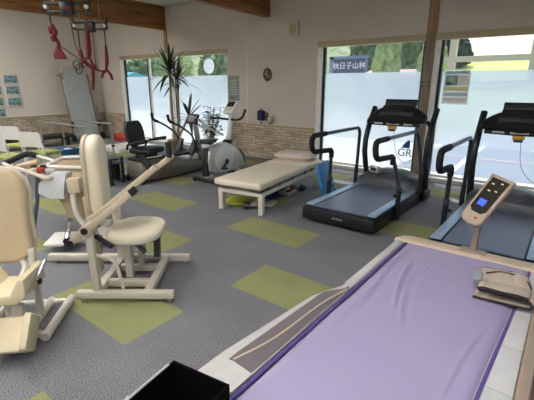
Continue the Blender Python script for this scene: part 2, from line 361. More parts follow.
# windows to the street
def window(n, x0, x1, mulls, film_z0, frame_y=YB+.1):
    mb = MB(); y0, y1 = frame_y-.03, frame_y+.03
    mb.span((x0+.085, y0, ZB), (x0+.13, y1, ZT)); mb.span((x1-.05, y0, ZB), (x1, y1, ZT))
    o = struct(mb, 'window_%d' % n, K['gasket'])
    b_ = MB(); b_.span((x0+.13, y0, ZB), (x1-.05, y1, ZB+.05)); struct(b_, 'bottom_rail', K['silver'], o)
    h = MB(); h.span((x0, YB-.02, ZT-.1), (x1, y0-.002, ZT), .005); struct(h, 'blind_box', K['header'], o)
    j = MB(); j.span((x0, YB-.006, ZB), (x0+.083, y1, ZT-.102), .003); struct(j, 'white_jamb', K['jamb'], o)
    s = MB(); s.span((x0, YB-.03, ZB-.02), (x1, y0, ZB+.012), .004); struct(s, 'window_sill', K['white'], o)
    xs = [x0+.13]+[m for m in mulls]+[x1-.05]
    for m in mulls:
        q = MB(); q.span((m-.022, y0, ZB), (m+.022, y1, ZT-.02)); struct(q, 'mullion', K['gasket'], o)
        q = MB(); q.span((m+.022, y0+.005, ZB), (m+.085, y1-.005, ZT-.02)); struct(q, 'sash_stile', K['white'], o)
    for k, (a, b) in enumerate(zip(xs[:-1], xs[1:])):
        q = MB(); q.span((a, frame_y-.004, ZB+.06), (b, frame_y+.004, ZT-.02)); struct(q, 'glass_pane', K['glass'], o)
        q = MB(); fa = a+(.09 if k else .005); q.grid(lambda u, v: (fa+(b-.006-fa)*u, frame_y-.008, film_z0[k]+(1.85-film_z0[k])*v), 2, 2); struct(q, 'frosted_film', K['film'], o)
        q = MB(); q.grid(lambda u, v: (fa+(b-.006-fa)*u, frame_y-.008, ZB+.065+(film_z0[k]-.004-ZB-.065)*v), 2, 2); struct(q, 'hazy_film', K['haze'], o)
    return o
w1 = window(1, W1[0], W1[1], [-9.77, -8.62], [.88, .7, .5])
q = MB(); q.span((-8.9, YB+.06, ZB), (-8.7, YB+.1, ZT)); struct(q, 'window_column', K['jamb'], w1)
w2 = window(2, W2[0], W2[1], [], [.62])
w3 = window(3, W3[0], W3[1], [], [.655])
# logo on the film
q = MB(); q.prism([(0, 0), (.15, 0), (.15, .15), (.11, .14), (.05, .08)], (-2.415, YB+.085, .53), (1,0,0), (0,0,1), .002); lg = struct(q, 'blue_logo', K['logo'], w2)
text('GR', 'blue_lettering', K['logo'], w2, .20, (-2.345, YB+.085, .44), (PI/2, 0, 0))

# ------------------------------------------------------------------ wall things
t = thing('window_poster', 'printed notice with photo and yellow band taped on the right window film', 'poster', (-1.62, YB+.083, 1.595))
q = MB(); q.box((0,0,0), (.40, .003, .54)); q.build('paper_sheet', K['tpaper'], t)
q = MB(); q.box((-.01,-.003,.235), (.38, .002, .05)); q.build('header_band', K['tblu'], t)
text('お知らせのご案内', 'lettering', K['ink'], t, .042, (-.01, -.005, .235), (PI/2,0,0), .0005)
q = MB(); q.box((-.08,-.003,.11), (.19, .002, .16)); q.build('printed_photo', K['tgre'], t)
q = MB(); q.ball((-.085,-.003,.12), (.05,.002,.055)); q.build('photo_figure', K['tpaper'], t)
q = MB(); q.box((-.12,-.0035,.06), (.08,.002,.05)); q.build('photo_dark', K['pgre'], t)
q = MB(); q.box((.1,-.003,.11), (.15, .002, .16)); q.build('warm_print', K['twarm'], t)
q = MB(); q.box((0,-.003,-.02), (.36, .002, .07)); q.build('yellow_band', K['tyel'], t)
q = MB(); q.box((0,-.003,-.11), (.36, .002, .06)); q.build('blue_band', K['tblu'], t)
q = MB(); q.box((0,-.003,-.2), (.36, .002, .07)); q.build('lower_print', K['twarm'], t)

t = thing('wall_notice', 'grey-green notice sheet on the wall right of the plant window', 'poster', (-6.44, YB-.003, 1.55))
q = MB(); q.box((0,0,0), (.34, .003, .56)); q.build('notice_sheet', K['pgrey'], t)
q = MB()
for k in range(7): q.box((-.02+.02*(k % 2), -.003, .18-.052*k), (.24-.03*(k % 3), .002, .018))
q.build('printed_lines', K['paper'], t)
q = MB(); q.box((-.06,-.003,-.21), (.05, .002, .04)); q.build('dark_mark', K['black'], t)

t = thing('wall_ornament', 'small brown wreath ornament hung on the bare wall between windows', 'ornament', (-5.44, YB-.02, 1.845))
q = MB(); q.tube([(.085*math.cos(a*PI/8), 0, .115*math.sin(a*PI/8)) for a in range(16)], .026, 8, closed=True); q.box((0,.005,0), (.13,.02,.17), None, .008); q.build('wreath_ring', K['copper'], t)
q = MB()
for k in range(7):
    a = k*2.4; q.ball((.06*math.cos(a)*((k % 3)/2), -.025, .085*math.sin(a)*((k % 4)/3)), .018, u=8, w=6)
q.build('cone_cluster', K['paper'], t)
q = MB(); q.tube([(0, .0, .115), (0, .015, .2)], .003, 6); q.build('hanging_cord', K['black'], t)

t = thing('wall_speaker', 'small pale square box high on the wall beside the beam', 'speaker', (-4.755, YB, 2.72))
q = MB(); q.box((0,-.03,0), (.23, .06, .26), None, .01); q.build('housing', K['wall'], t)
q = MB(); q.box((-.02,-.062,-.02), (.15, .004, .19)); q.build('grille_cloth', K['header'], t)

t = thing('wall_shelf', 'small white bracket shelf on the wall above the stone cladding', 'shelf', (-5.475, YB, .86))
q = MB(); q.span((-.2,-.14,-.018), (.2,0,0), .003); q.build('shelf_board', K['sheen'], t)
q = MB()
for x in (-.13, .13): q.prism([(0,0), (-.1,0), (0,-.08)], (x,0,-.018), (0,1,0), (0,0,1), .01)
q.build('bracket', K['steel'], t)
t = thing('tote_bag', 'dark blue bag standing on the small wall shelf', 'bag', (-5.57, YB-.075, .86))
q = MB(); q.loft([[(x*s_, y*s_, z) for x, y in ((-.075,-.05), (.075,-.05), (.075,.05), (-.075,.05))] for z, s_ in ((0,.85), (.05,1), (.15,.95), (.2,1.05), (.23,.5))]); q.build('bag_body', K['navy'], t)
q = MB(); q.tube([(-.03,0,.22), (-.02,0,.27), (.03,0,.27), (.04,0,.22)], .006, 6, .02); q.build('carry_handle', K['navy'], t)
t = thing('spray_bottle', 'brown spray bottle beside the blue bag on the wall shelf', 'bottle', (-5.40, YB-.07, .86))
q = MB(); q.lathe([(.035,0), (.04,.01), (.04,.1), (.02,.13), (.015,.15)]); q.build('bottle_body', K['copper'], t)
q = MB(); q.box((-.01,0,.165), (.055,.02,.03), None, .005); q.build('spray_head', K['black'], t)
t = thing('tissue_pack', 'pale tissue pack at the right end of the wall shelf', 'tissue pack', (-5.31, YB-.07, .86))
q = MB(); q.box((0,0,.05), (.1, .1, .1), None, .012); q.build('pack', K['pwarm'], t)
q = MB(); q.prism([(-.03,0), (.03,0), (.045,.05), (.01,.035), (-.02,.06)], (0,0,.098), (1,0,0), (0,0,1), .01); q.build('tissue', K['white'], t)

pn = {(0,0):'top', (0,1):'middle', (0,2):'bottom'}
for col, y in ((0, 4.48), (1, 4.05)):
    for row, z in enumerate((1.745, 1.46, 1.165) if col == 0 else (1.46, 1.17, .88)):
        lab = ['framed landscape photo on the left wall, %s of the full column of three' % w for w in ('topmost', 'middle one', 'lowest')][row] if col == 0 else \
              ['framed landscape photo cut by the picture edge, %s of its column of three' % w for w in ('topmost', 'middle one', 'lowest')][row]
        t = thing('framed_photo', lab, 'picture', (XL+.012, y, z), 0, 'landscape photos on the left wall')
        q = MB(); q.box((0,0,0), (.02, .36, .25), None, .003); q.build('photo_frame', K['paper'], t)
        q = MB(); q.box((.0105,0,.012), (.003, .32, .19)); q.build('photo_print', K['photo'], t)

# ------------------------------------------------------------------ treadmills
def treadmill(loc, label):
    t = thing('treadmill', label, 'treadmill', loc, 0, 'treadmills facing the windows')
    q = MB(); q.prism([(0,.05), (.0,.19), (.1,.205), (1.5,.205), (1.95,.2), (1.95,.03), (1.5,.02), (.25,.02)], (0,0,0), (0,1,0), (0,0,1), .90, .012); q.build('base_frame', K['blackm'], t)
    q = MB()
    for x in (-.4, .4):
        for y in (.2, 1.85): q.cyl((x,y,0), (x,y,.05), .03)
    q.build('foot', K['black'], t)
    q = MB(); q.box((0,-.005,.125), (.92,.06,.15), None, .02); rc = q.build('rear_cap', K['black'], t)
    text('ALTEON', 'lettering', K['orange'], rc, .034, (.02,-.037,.125), (PI/2,0,0), .001)
    q = MB(); q.grid(lambda u, v: (-.325+.65*u, .04+1.46*v, .213), 2, 4); q.box((0,.77,.206), (.65,1.46,.012)); q.build('running_belt', K['belt'], t)
    for s in (-1, 1):
        q = MB(); q.box((s*.395,.77,.214), (.10,1.44,.02), None, .006); q.build('side_rail', K['rail'], t)
    q = MB(); rings = []
    for i in range(13):
        u = i/12; x = -.43+.86*u; h = .12+.13*math.sin(PI*u)**.6
        rings.append([(x,1.42,.2), (x,1.44,.2+h*.45), (x,1.52,.2+h*.9), (x,1.66,.2+h), (x,1.85,.2+h*.92), (x,1.96,.2+h*.6), (x,1.97,.1), (x,1.6,.1)])
    q.loft(rings); hd = q.build('motor_hood', K['hood'], t)
    q = MB(); rings = []
    for i in range(9):
        u = i/8; x = -.28+.56*u; h = .12+.13*math.sin(PI*(x+.43)/.86)**.6; w = math.sin(PI*u)**.5
        rings.append([(x,1.455-.02*w,.2+h*.45*1.0+.004), (x,1.50,.2+h*.83+.012), (x,1.52+.08*w,.2+h*(.9+.06*w)+.012), (x,1.515+.08*w,.2+h*.9)])
    q.loft(rings); q.build('hood_inlay', K['charcoal'], hd)
    for s in (-1, 1):
        q = MB(); pts = [(s*.455, y, z) for y, z in ((1.88,.12), (1.83,.3), (1.75,.5), (1.70,.66), (1.71,.84), (1.79,1.03), (1.89,1.18), (1.98,1.30))]
        q.tube(pts, [.041]*8, 12, 0); u = q.build('upright', K['slate'], t)
        q = MB(); q.box((s*.455,1.84,.1), (.1,.28,.16), None, .02); q.build('upright_foot', K['blackm'], u)
        # swinging hand rail with foam grips
        k = 0 if s < 0 else -.13
        x = s*.475; B_ = [(x,.66,.04), (x,.65,.42)]
        q = MB(); q.tube([(x,.66,.03), (x,.66,.44)], .030, 12); p = q.build('handrail_post', K['black'], t)
        q = MB(); q.cyl((x+.0,.66,.40), (x,.66,.45), .036); q.build('post_clamp', K['charcoal'], p)
        q = MB(); q.ball((x+.045*s*-1,.66,.33), .022); q.build('clamp_knob', K['black'], p)
        q = MB(); q.tube([(x,.66,.43), (x+k*.9,.68,.80), (x+k,.18,.83), (x+k*1.1,.16,1.03), (x+k*.9,1.53,1.03), (x,1.5,.5), (x,1.48,.18)], .024, 10, .12); hr = q.build('handrail', K['slate'], t)
        q = MB(); q.tube([(x+k*.88,.679,.70), (x+k*.9,.68,.80), (x+k,.18,.83), (x+k*1.1,.16,1.03), (x+k*1.06,.5,1.03)], .033, 12, .12); q.build('foam_grip', K['foam'], hr)
        q = MB(); q.tube([(x,1.49,.46), (x,1.48,.18)], .029, 12); q.build('foot_sleeve', K['black'], hr)
    # console
    co = None; q = MB(); rings = []
    for i in range(21):
        u = -1+2*i/20; x = .40*u; h = 1.345-.12*abs(u)**3; yb = 1.80-.04*u*u
        fr = 1.54+.06*u*u
        rings.append([(x,fr,1.10+.03*u*u), (x,fr-.015,1.15), (x,fr+.06,1.17+.35*(h-1.17)), (x,yb-.08,h-.015), (x,yb-.02,h), (x,yb,h-.03), (x,yb-.02,1.12+.03*u*u), (x,(fr+yb)/2,1.085+.03*u*u)])
    q.loft(rings); co = q.build('console', K['black'], t)
    q = MB(); q.grid(lambda u, v: (-.24+.48*u, 1.585+.115*v, 1.225+.085*v-.02*(2*u-1)**2), 8, 4); q.build('display_panel', K['charcoal'], co)
    q = MB(); q.box((.0,1.645,1.285), (.10,.006,.05), Rx(-.95)); q.build('display_window', K['screen'], co)
    q = MB(); q.box((0,1.80,1.37), (.46,.02,.13), Rx(-.35), .006); q.box((0,1.755,1.335), (.46,.09,.015), Rx(.3), .003); q.build('book_rest', K['black'], co)
    q = MB(); q.tube([(-.36,1.6,1.10), (0,1.565,1.095), (.36,1.6,1.10)], .026, 10, .2); gb = q.build('grip_bar', K['black'], co)
    q = MB()
    for x0, x1 in ((-.27,-.15), (-.09,.09), (.15,.27)): q.box(((x0+x1)/2,1.545,1.105), (x1-x0,.012,.022))
    q.build('pulse_plate', K['silver'], gb)
    for s in (-1, 1):
        q = MB(); q.beam((s*.41,1.72,1.15), (s*.45,1.74,1.08), .05, .05, .01); q.build('console_arm', K['blackm'], t)
    q = MB(); q.box((0,1.53,1.055), (.12,.05,.045), None, .008); sk = q.build('safety_key', K['yel'], t)
    q = MB(); q.box((0,1.53,1.02), (.09,.045,.03), None, .006); q.build('key_base', K['black'], sk)
    q = MB(); q.tube([(.03,1.53,1.02), (.05,1.55,.8), (.1,1.55,.66), (.22,1.56,.55), (.30,1.6,.62)], .003, 6, .08); q.build('safety_cord', K['slate'], sk)
    q = MB(); q.box((-.13,1.36,.475), (.16,.06,.09), Rz(-.4), .01); mt = q.build('step_meter', K['silver'], t)
    q = MB(); q.box((-.142,1.331,.475), (.10,.006,.045), Rz(-.4)); q.build('meter_screen', K['lcd'], mt)
    q = MB(); q.tube([(-.12,1.375,.45), (-.12,1.47,.36)], .012, 8); q.build('meter_stalk', K['charcoal'], mt)
    return t
tm = treadmill((-2.0, 3.93, 0), 'treadmill in front of the middle window, whole deck in view')
dup(tm, (-.46, 3.71, 0), 0, 'treadmill behind the purple massage bed, partly hidden, by the right window')

# ------------------------------------------------------------------ purple massage bed
bx, by = -.42, 1.85
t = thing('massage_bed', 'large massage bed with purple top and grey shoulder panel in the foreground', 'bed', (0,0,0))
q = MB(); q.span((-.76,.72,.06), (-.08,2.80,.44), .03); q.build('base_plinth', K['offw'], t)
q = MB()
for x in (-.68,-.16):
    for y in (.85,2.65): q.cyl((x,y,0), (x,y,.08), .035)
q.build('leveling_foot', K['black'], t)
def xr(y): return -.05-.055*max(0, min(1, (2.69-y)/1.35))-.02*max(0, (1.34-y))
wr = [((-.66,2.35),(-.55,1.75),.016,.035), ((-.60,2.2),(-.47,1.62),.012,.03), ((-.74,2.55),(-.69,1.6),.010,.03), ((-.55,2.62),(-.33,2.45),.007,.02), ((-.57,2.47),(-.43,2.36),.008,.018), ((-.58,2.36),(-.43,2.24),.008,.018), ((-.56,2.22),(-.40,2.10),.009,.02), ((-.52,2.08),(-.41,2.00),.007,.016), ((-.70,2.1),(-.71,1.35),.006,.03), ((-.15,1.9),(-.2,1.2),.008,.02), ((-.45,2.63),(-.12,2.62),.006,.015)]
def bedz(x, y):
    z = .548
    for (a, b, h, w) in wr:
        ax, ay, bx_, by_ = *a, *b; dx, dy = bx_-ax, by_-ay; L2 = dx*dx+dy*dy
        u = max(0, min(1, ((x-ax)*dx+(y-ay)*dy)/L2)); px_, py_ = ax+u*dx, ay+u*dy
        bend = .02*math.sin(u*PI)
        d = ((x-px_)*-dy+(y-py_)*dx)/math.sqrt(L2)+bend; e = (x-ax-u*dx)**2+(y-ay-u*dy)**2
        s_ = math.sin(PI*max(.0, min(1, u)))**.6 if 0 < u < 1 else 0
        z += h*.95*s_*math.exp(-(d/(w*.4))**2)-h*.45*s_*math.exp(-((d-w*.8)/(w*.6))**2)
    z += .006*noise.noise(V((x*3, y*3, 0)))
    ex = min(x+.80, xr(y)-x, 2.69-y); z -= .03*math.exp(-(max(ex, 0)/.018)**1.4)
    return z
def bedf(u, v):
    y = .74+1.95*v; x0 = -.80; x = x0+(xr(y)-x0)*u
    cr = .05; x = max(x, -.80); yy = y
    if y > 2.69-cr:
        dd = cr-math.sqrt(max(0, cr*cr-(y-(2.69-cr))**2)); x = x0+dd+(xr(y)-x0-2*dd)*u
    return (x, yy, bedz(x, yy))
q = MB(); q.grid(bedf, 110, 240); pm = q.build('membrane_top', K['purple'], t, 70)
q = MB(); P_ = [(-.80,.74,.535), (-.80,2.69,.535), (-.05,2.69,.535)]+[(xr(y),y,.535) for y in (2.3,2.0,1.7,1.4,1.0,.74)]
q.tube(P_, .008, 8, .05); q.build('piping', K['purpled'], pm)
q = MB(); q.span((-.785,.74,.44), (-.13,2.66,.53)); q.build('cushion_core', K['purple'], t)
q = MB(); q.prism([(-.89,2.69), (-.85,2.77), (-.80,2.79), (.02,2.79), (.06,2.70), (.05,2.665), (-.86,2.665)], (0,0,.47), (1,0,0), (0,1,0), .18, .025, 3)
hb = q.build('head_bar', K['bedbar'], t)
q = MB(); q.prism([(-.895,2.66), (-.86,2.785), (-.80,2.805), (.03,2.805), (.07,2.66)], (0,0,.44), (1,0,0), (0,1,0), .14, .02, 3); q.build('bar_trim', K['fairing'], hb)
q = MB(); q.prism([(-.875,1.86), (-.875,2.68), (-.813,2.68), (-.813,1.86)], (0,0,.45), (1,0,0), (0,1,0), .2, .02, 3); q.build('side_frame', K['fairing'], t)
# shoulder fairing: swelling side panel
def hump(y):
    if y > 1.86: return -.875
    if y > 1.62: s_ = (1.86-y)/.24; s_ = s_*s_*(3-2*s_); return -.875-.10*s_
    return -.975-.055*min(1, (1.62-y)/.6)
q = MB(); rings = []; N = 40
for i in range(N+1):
    y = .74+(1.88-.74)*i/N; xo = hump(y); xi = -.814; zt = .545; dz = .05*(-xo-.875)/.10
    rings.append([(xi,y,.36), (xi,y,zt), (xi+(xo-xi)*.45,y,zt+.012), (xi+(xo-xi)*.72,y,zt-.002), (xo+.012,y,zt-.02-.1*min(dz,.05)), (xo,y,zt-.05), (xo+.01,y,.36)])
q.loft(rings); fb = q.build('shoulder_fairing', K['fairing'], t)
q = MB(); rings = []
for i in range(31):
    y = .965+(1.80-.965)*i/30; xo = hump(y); xi = -.815; zt = .545; e = min(1, (1.80-y)/.12); e = max(.05, e)
    w0, w1_ = .02, .52*e+.03
    pts = [(xi+(xo-xi)*w0,y,zt+.004), (xi+(xo-xi)*.40*e,y,zt+.016), (xi+(xo-xi)*w1_,y,zt+.014), (xi+(xo-xi)*w1_,y,zt-.02), (xi+(xo-xi)*w0,y,zt-.02)]
    rings.append(pts)
q.loft(rings); gp = q.build('grey_inlay', K['fgrey'], fb)
q = MB(); q.tube([(-.815+(hump(.97+.8*i/20)+.815)*(.46-.44*(i/20)-.07*math.sin(2*PI*i/20)), .97+.8*i/20, .5595-.003*(i/20)) for i in range(21)], .005, 6); q.build('inlay_line', K['bedbar'], gp)
q = MB(); q.cyl((-.945,1.02,.50), (-.95,1.02,.543), .008, n=10); q.build('cover_screw', K['black'], fb)
# right side: flat seamed panels and the outer bar
q = MB(); 
for y0, y1 in ((.74,1.10), (1.102,1.46), (1.462,1.78), (1.782,2.10), (2.102,2.665)):
    q.prism([(xr(y0)-.012,y0), (.0,y0), (.0,y1), (xr(y1)-.012,y1)], (0,0,.46), (1,0,0), (0,1,0), .15, .004); 
q.build('side_panel', K['sheet'], t)
q = MB(); q.prism([(.002,.72), (.042,.72), (.055,2.3), (.055,2.66), (.002,2.66)], (0,0,.46), (1,0,0), (0,1,0), .18, .012, 3); q.build('outer_bar', K['bedbarb'], t)
# control console on its post
q = MB(); q.box((-.38,2.735,.568), (.16,.06,.016), None, .004); pb = q.build('console_bracket', K['bedbarb'], t)
q = MB(); q.beam((-.38,2.735,.57), (-.37,2.745,.80), .05, .035, .006); q.build('console_post', K['bedbarb'], pb)
rot = M((V((.80,.50,.33)).normalized(), V((0,0,1)), V((0,0,1)))).transposed()
nrm = V((-.12,-.80,.59)).normalized(); upv = V((.30,.42,.60)); upv = (upv-nrm*upv.dot(nrm)).normalized(); rt = upv.cross(nrm)
cc = V((-.345,2.72,.925))
def cp(a, b, c=0): return cc+rt*a+upv*b+nrm*c
q = MB(); q.prism([(-.07,-.15), (-.05,-.18), (0,-.19), (.05,-.18), (.07,-.15), (.075,.17), (-.075,.17)], cc, rt, upv, .045, .012, 3); cs = q.build('console_case', K['consolec'], t)
q = MB(); q.prism([(-.052,-.08), (-.03,-.105), (.03,-.105), (.052,-.08), (.055,.145), (-.055,.145)], cp(0,0,.0235), rt, upv, .004); q.build('console_screen', K['screen'], cs)
q = MB(); q.prism([(-.022,-.045), (.022,-.045), (.022,0), (-.022,0)], cp(-.008,-.01,.026), rt, upv, .002); q.build('lit_symbol', K['screenb'], cs)
q = MB()
for a, b in ((-.025,.10), (.022,.12), (-.02,.05), (.02,.06)): q.prism([(-.009,0), (.009,0), (.006,.008), (-.006,.008)], cp(a,b,.026), rt, upv, .002)
q.build('lit_marks', K['screenw'], cs)
for a, m_ in ((-.022,'steel'), (.022,'redp')):
    q = MB(); q.cyl(cp(a,-.14,.02), cp(a,-.14,.028), .009, n=12); q.build('push_button', K[m_], cs)

# folded cuff lying on the bed
t = thing('folded_cuff', 'folded grey quilted cuff with dark edging lying on the purple bed', 'cuff', (-.15, 2.25, .556), math.radians(8))
prof = [(-.13,.004), (-.05,.005), (.05,.005), (.12,.006), (.132,.018), (.12,.032), (.05,.036), (-.03,.036), (-.10,.038), (-.115,.052), (-.09,.062), (0,.058), (.06,.062), (.11,.054)]
def fold(u, v):
    f = u*(len(prof)-1); i = min(int(f), len(prof)-2); a = f-i
    x = prof[i][0]*(1-a)+prof[i+1][0]*a; z = prof[i][1]*(1-a)+prof[i+1][1]*a
    y = -.13+.25*v
    z += .015*abs(math.sin(v*PI*2))**.6*abs(math.sin(u*PI*9))**.6*(1 if u > .6 else .15)+.012*math.sin(v*5+u*3)*u
    return (x+.02*math.sin(v*3), y*(1+.06*math.sin(u*9)), z)
q = MB(); q.grid(fold, 70, 30); o = q.build('quilted_band', K['strapg'], t, 60)
sm = o.modifiers.new('thickness', 'SOLIDIFY'); sm.thickness = .007; sm.offset = 0
for v_ in (0, 1):
    q = MB(); q.tube([fold(i/60, v_) for i in range(61)], .006, 6); q.build('dark_edging', K['strapd'], t)
q = MB(); q.tube([(-.08,.04,.076), (-.02,.085,.08), (.06,.09,.078), (.115,.05,.07), (.125,-.02,.064)], .004, 6, .05); q.build('dark_strap', K['strapd'], t)
q = MB(); q.box((-.12,.02,.066), (.04,.15,.008), Ry(-.2), .002); q.build('velcro_tab', K['velcro'], t)

# stool with the black box at the bed's foot
t = thing('side_stool', 'low grey stool standing at the foot of the massage bed', 'stool', (-.79, .46, 0))
q = MB(); q.box((0,0,.535), (.34,.34,.03), None, .01); q.build('stool_top', K['grey'], t)
for sx in (-1,1):
    for sy in (-1,1):
        q = MB(); q.beam((sx*.15,sy*.15,0), (sx*.13,sy*.13,.52), .03, .03); q.build('leg', K['steel'], t)
t = thing('black_box', 'open black fabric box with pale corner piping at the bottom of the photo', 'box', (-.766, .564, .55), math.radians(8.5))
q = MB(); q.box((0,0,.006), (.235,.25,.012)); q.box((-.115,0,.1), (.008,.25,.2)); q.box((.099,0,.1), (.008,.25,.2)); q.box((-.008,.122,.1), (.22,.008,.2)); q.box((-.008,-.122,.1), (.22,.008,.2)); q.build('box_walls', K['blackfab'], t)
q = MB(); q.tube([(-.117,-.125,.203), (-.117,.10,.203), (-.12,.135,.19), (-.12,.135,.0)][:2], .004, 6); q.tube([(-.122,-.09,.0), (-.122,-.09,.19), (-.119,-.06,.205)], .006, 6, .03); q.build('pale_piping', K['silver'], t)
t = thing('blue_pouch', 'dark blue pouch with white mark lying inside the black box', 'pouch', (-.765, .565, .564))
q = MB(); q.ball((0,0,.045), (.04,.045,.045)); q.build('pouch_body', K['navy'], t)
q = MB(); q.prism([(-.012,-.01), (.0,.01), (.012,-.01), (.012,-.004), (.0,.018), (-.012,-.004)], (0,-.02,.088), (1,0,0), (0,.9,-.35), .004); q.build('white_mark', K['white'], t)

# rolling stool at the right of the bed (only its base is in view)
t = thing('rolling_stool', 'chrome five-star base of a rolling stool right of the massage bed', 'stool', (.33, 2.63, 0))
for k in range(5):
    a = k*2*PI/5+PI; q = MB(); q.beam((0,0,.11), (.26*math.cos(a), .26*math.sin(a), .085), .035, .025); lg = q.build('leg', K['chrome'], t)
    q = MB(); q.cyl((.26*math.cos(a)-.012*math.sin(a), .26*math.sin(a)+.012*math.cos(a), .03), (.26*math.cos(a)+.012*math.sin(a), .26*math.sin(a)-.012*math.cos(a), .03), .03); q.tube([(.26*math.cos(a), .26*math.sin(a), .04), (.26*math.cos(a), .26*math.sin(a), .09)], .008, 8); q.build('caster', K['black'], lg)
q = MB(); q.cyl((0,0,.09), (0,0,.42), .025); q.build('gas_lift', K['chrome'], t)
q = MB(); q.lathe([(.02,.41), (.16,.41), (.175,.43), (.175,.46), (.15,.475), (.0,.478)]); q.build('seat', K['black'], t)
mb = MB(); mb.span((.005,-3.0,0), (2.58,2.72,.004)); struct(mb, 'floor_vinyl', K['vinyl'])

# ------------------------------------------------------------------ treatment couch
t = thing('treatment_couch', 'cream two-section treatment couch with white steel legs before the stone wall', 'couch', (-3.27, 3.60, 0), math.radians(8))
q = MB(); q.box((0,.68,.40), (.72,1.36,.085), None, .022, 3); q.build('mattress', K['couch'], t)
q = MB(); q.box((0,1.68,.40), (.72,.60,.085), None, .022, 3); q.build('head_section', K['couch'], t)
q = MB()
for x in (-.28,.28): q.beam((x,.06,.335), (x,1.95,.335), .03, .045)
for y in (.1,.7,1.3,1.9): q.beam((-.28,y,.335), (.28,y,.335), .03, .03)
q.build('under_frame', K['steel'], t)
for x in (-.31,.31):
    for y in (.1,1.9):
        q = MB(); q.span((x-.032,y-.032,0), (x+.032,y+.032,.30), .004); l = q.build('leg', K['couchf'], t)
        q = MB(); q.cyl((x,y,0), (x,y,.012), .036); q.build('rubber_foot', K['black'], l)
q = MB()
for y in (.1,1.9): q.beam((-.31,y,.275), (.31,y,.275), .05, .05)
for x in (-.31,.31): q.beam((x,.1,.275), (x,1.9,.275), .04, .05)
q.build('leg_frame', K['couchf'], t)
q = MB()
for y in (.35,.95,1.5): q.tube([(-.28,y,.30), (0,y+.15,.35), (.28,y,.30)], .012, 8)
for x in (-.2,.2): q.cyl((x,.5,.30), (x,1.5,.345), .02)
for x in (-.31,.31):
    for y in (.3,.6,1.0,1.45,1.7): q.cyl((x,y,.30), (x,y,.35), .012, n=8)
q.build('lift_linkage', K['charcoal'], t)
t = thing('pillow', 'pale grey-pink pillow lying on the head end of the couch', 'pillow', (-3.55, 5.37, .445), math.radians(12))
q = MB(); rings = []
def pil(u, v, s):
    x, y = (u*2-1), (v*2-1); e = (max(0, 1-x**4)*max(0, 1-y**4))**.5
    return (.34*x*(1-.05*y*y), .20*y*(1-.05*x*x), .066+s*.062*e)
q.grid(lambda u, v: pil(u, v, 1), 24, 18); q.grid(lambda u, v: pil(u, v, -1), 24, 18); bmesh.ops.remove_doubles(q.bm, verts=list(q.bm.verts), dist=.0005); q.build('pillow_case', K['pillow'], t, 80)
q = MB(); q.box((.02,0,.008), (.6,.36,.014), None, .004); q.build('folded_towel', K['pwarm'], t)

def small(name, label, cat, loc, rz=0): return thing(name, label, cat, loc, rz)
t = small('balance_cushion', 'lime green round balance cushion under the front of the couch', 'cushion', (-3.58, 3.98, 0))
q = MB(); q.lathe([(.05,0), (.15,.005), (.18,.03), (.18,.055), (.14,.085), (.0,.095)], n=32); q.build('disc', K['yellow'], t)
q = MB()
for k in range(40):
    a = k*2.4; r = .022*math.sqrt(k); q.ball((r*math.cos(a), r*math.sin(a), .093-.3*r*r), .008, u=6, w=4)
q.build('massage_nub', K['yellow'], t)
t = small('dumbbell', 'black dumbbell on the carpet behind the right front couch leg', 'dumbbell', (-3.24, 3.90, 0), .6)
q = MB(); q.cyl((-.09,0,.05), (.09,0,.05), .014); q.build('handle_bar', K['steel'], t)
for s in (-1,1):
    q = MB(); q.cyl((s*.06,0,.052), (s*.13,0,.052), .052, n=8); q.build('weight', K['black'], t)
t = small('bathroom_scale', 'white flat scale with dark display under the couch', 'scale', (-3.27, 4.17, 0), .35)
q = MB(); q.box((0,0,.022), (.32,.27,.03), None, .01); q.build('scale_body', K['offw'], t)
q = MB(); q.box((.0,.07,.039), (.12,.04,.004)); q.build('scale_display', K['black'], t)
q = MB()
for x in (-.12,.12):
    for y in (-.1,.1): q.cyl((x,y,0), (x,y,.012), .015, n=10)
q.build('scale_foot', K['black'], t)
t = small('folded_mat', 'dark blue folded mat under the middle of the couch', 'mat', (-3.53, 4.52, 0), .2)
q = MB()
for k in range(4): q.box((0,0,.02+.034*k), (.36-.01*k,.3,.03), None, .012)
q.build('mat_layers', K['navy'], t)
t = small('foot_scale', 'pale grey scale with black pads further back under the couch', 'scale', (-3.37, 4.85, 0), .1)
q = MB(); q.box((0,0,.025), (.26,.26,.05), None, .008); q.build('scale_body', K['silver'], t)
for s in (-1,1):
    q = MB(); q.box((s*.06,0,.052), (.07,.18,.006), None, .002); q.build('foot_pad', K['black'], t)
for i, (x, y, lb) in enumerate(((-3.30,5.22,'black slipper with pale inside lying by the right side of the couch'), (-3.44,5.13,'reddish slipper lying left of the black slipper under the couch'))):
    t = thing('slipper', lb, 'slipper', (x, y, 0), .4+i*.5, 'slippers under the couch')
    q = MB(); q.prism([(-.04,-.12), (.04,-.12), (.05,.02), (.045,.1), (0,.14), (-.045,.1), (-.05,.02)], (0,0,.012), (1,0,0), (0,1,0), .024, .006); q.build('sole', K['redp' if i else 'black'], t)
    q = MB(); rings = []
    for k in range(6):
        a = k/5; y_ = .0+.12*a; w = .05*(1-.5*a*a); h = .055*(1-.6*a)
        rings.append([(w*math.cos(PI*j/8), y_, .024+h*math.sin(PI*j/8)) for j in range(9)])
    q.loft(rings, False, False); q.build('slipper_upper', K['pwarm' if i else 'black'], t)
t = small('blue_exercise_mat', 'bright blue folded mat leaning at the far end of the couch', 'mat', (-2.96, 5.20, 0), math.radians(8))
q = MB()
prof2 = [(.02,.48), (.05,.495), (.08,.42), (.12,.26), (.20,.06), (.23,.0), (.17,.0), (.13,.08), (.06,.26), (.03,.40)]
q.prism(prof2, (-.02,0,.0), (1,0,0), (0,0,1), .46, .008); q.build('mat_sheet', K['bluel'], t)
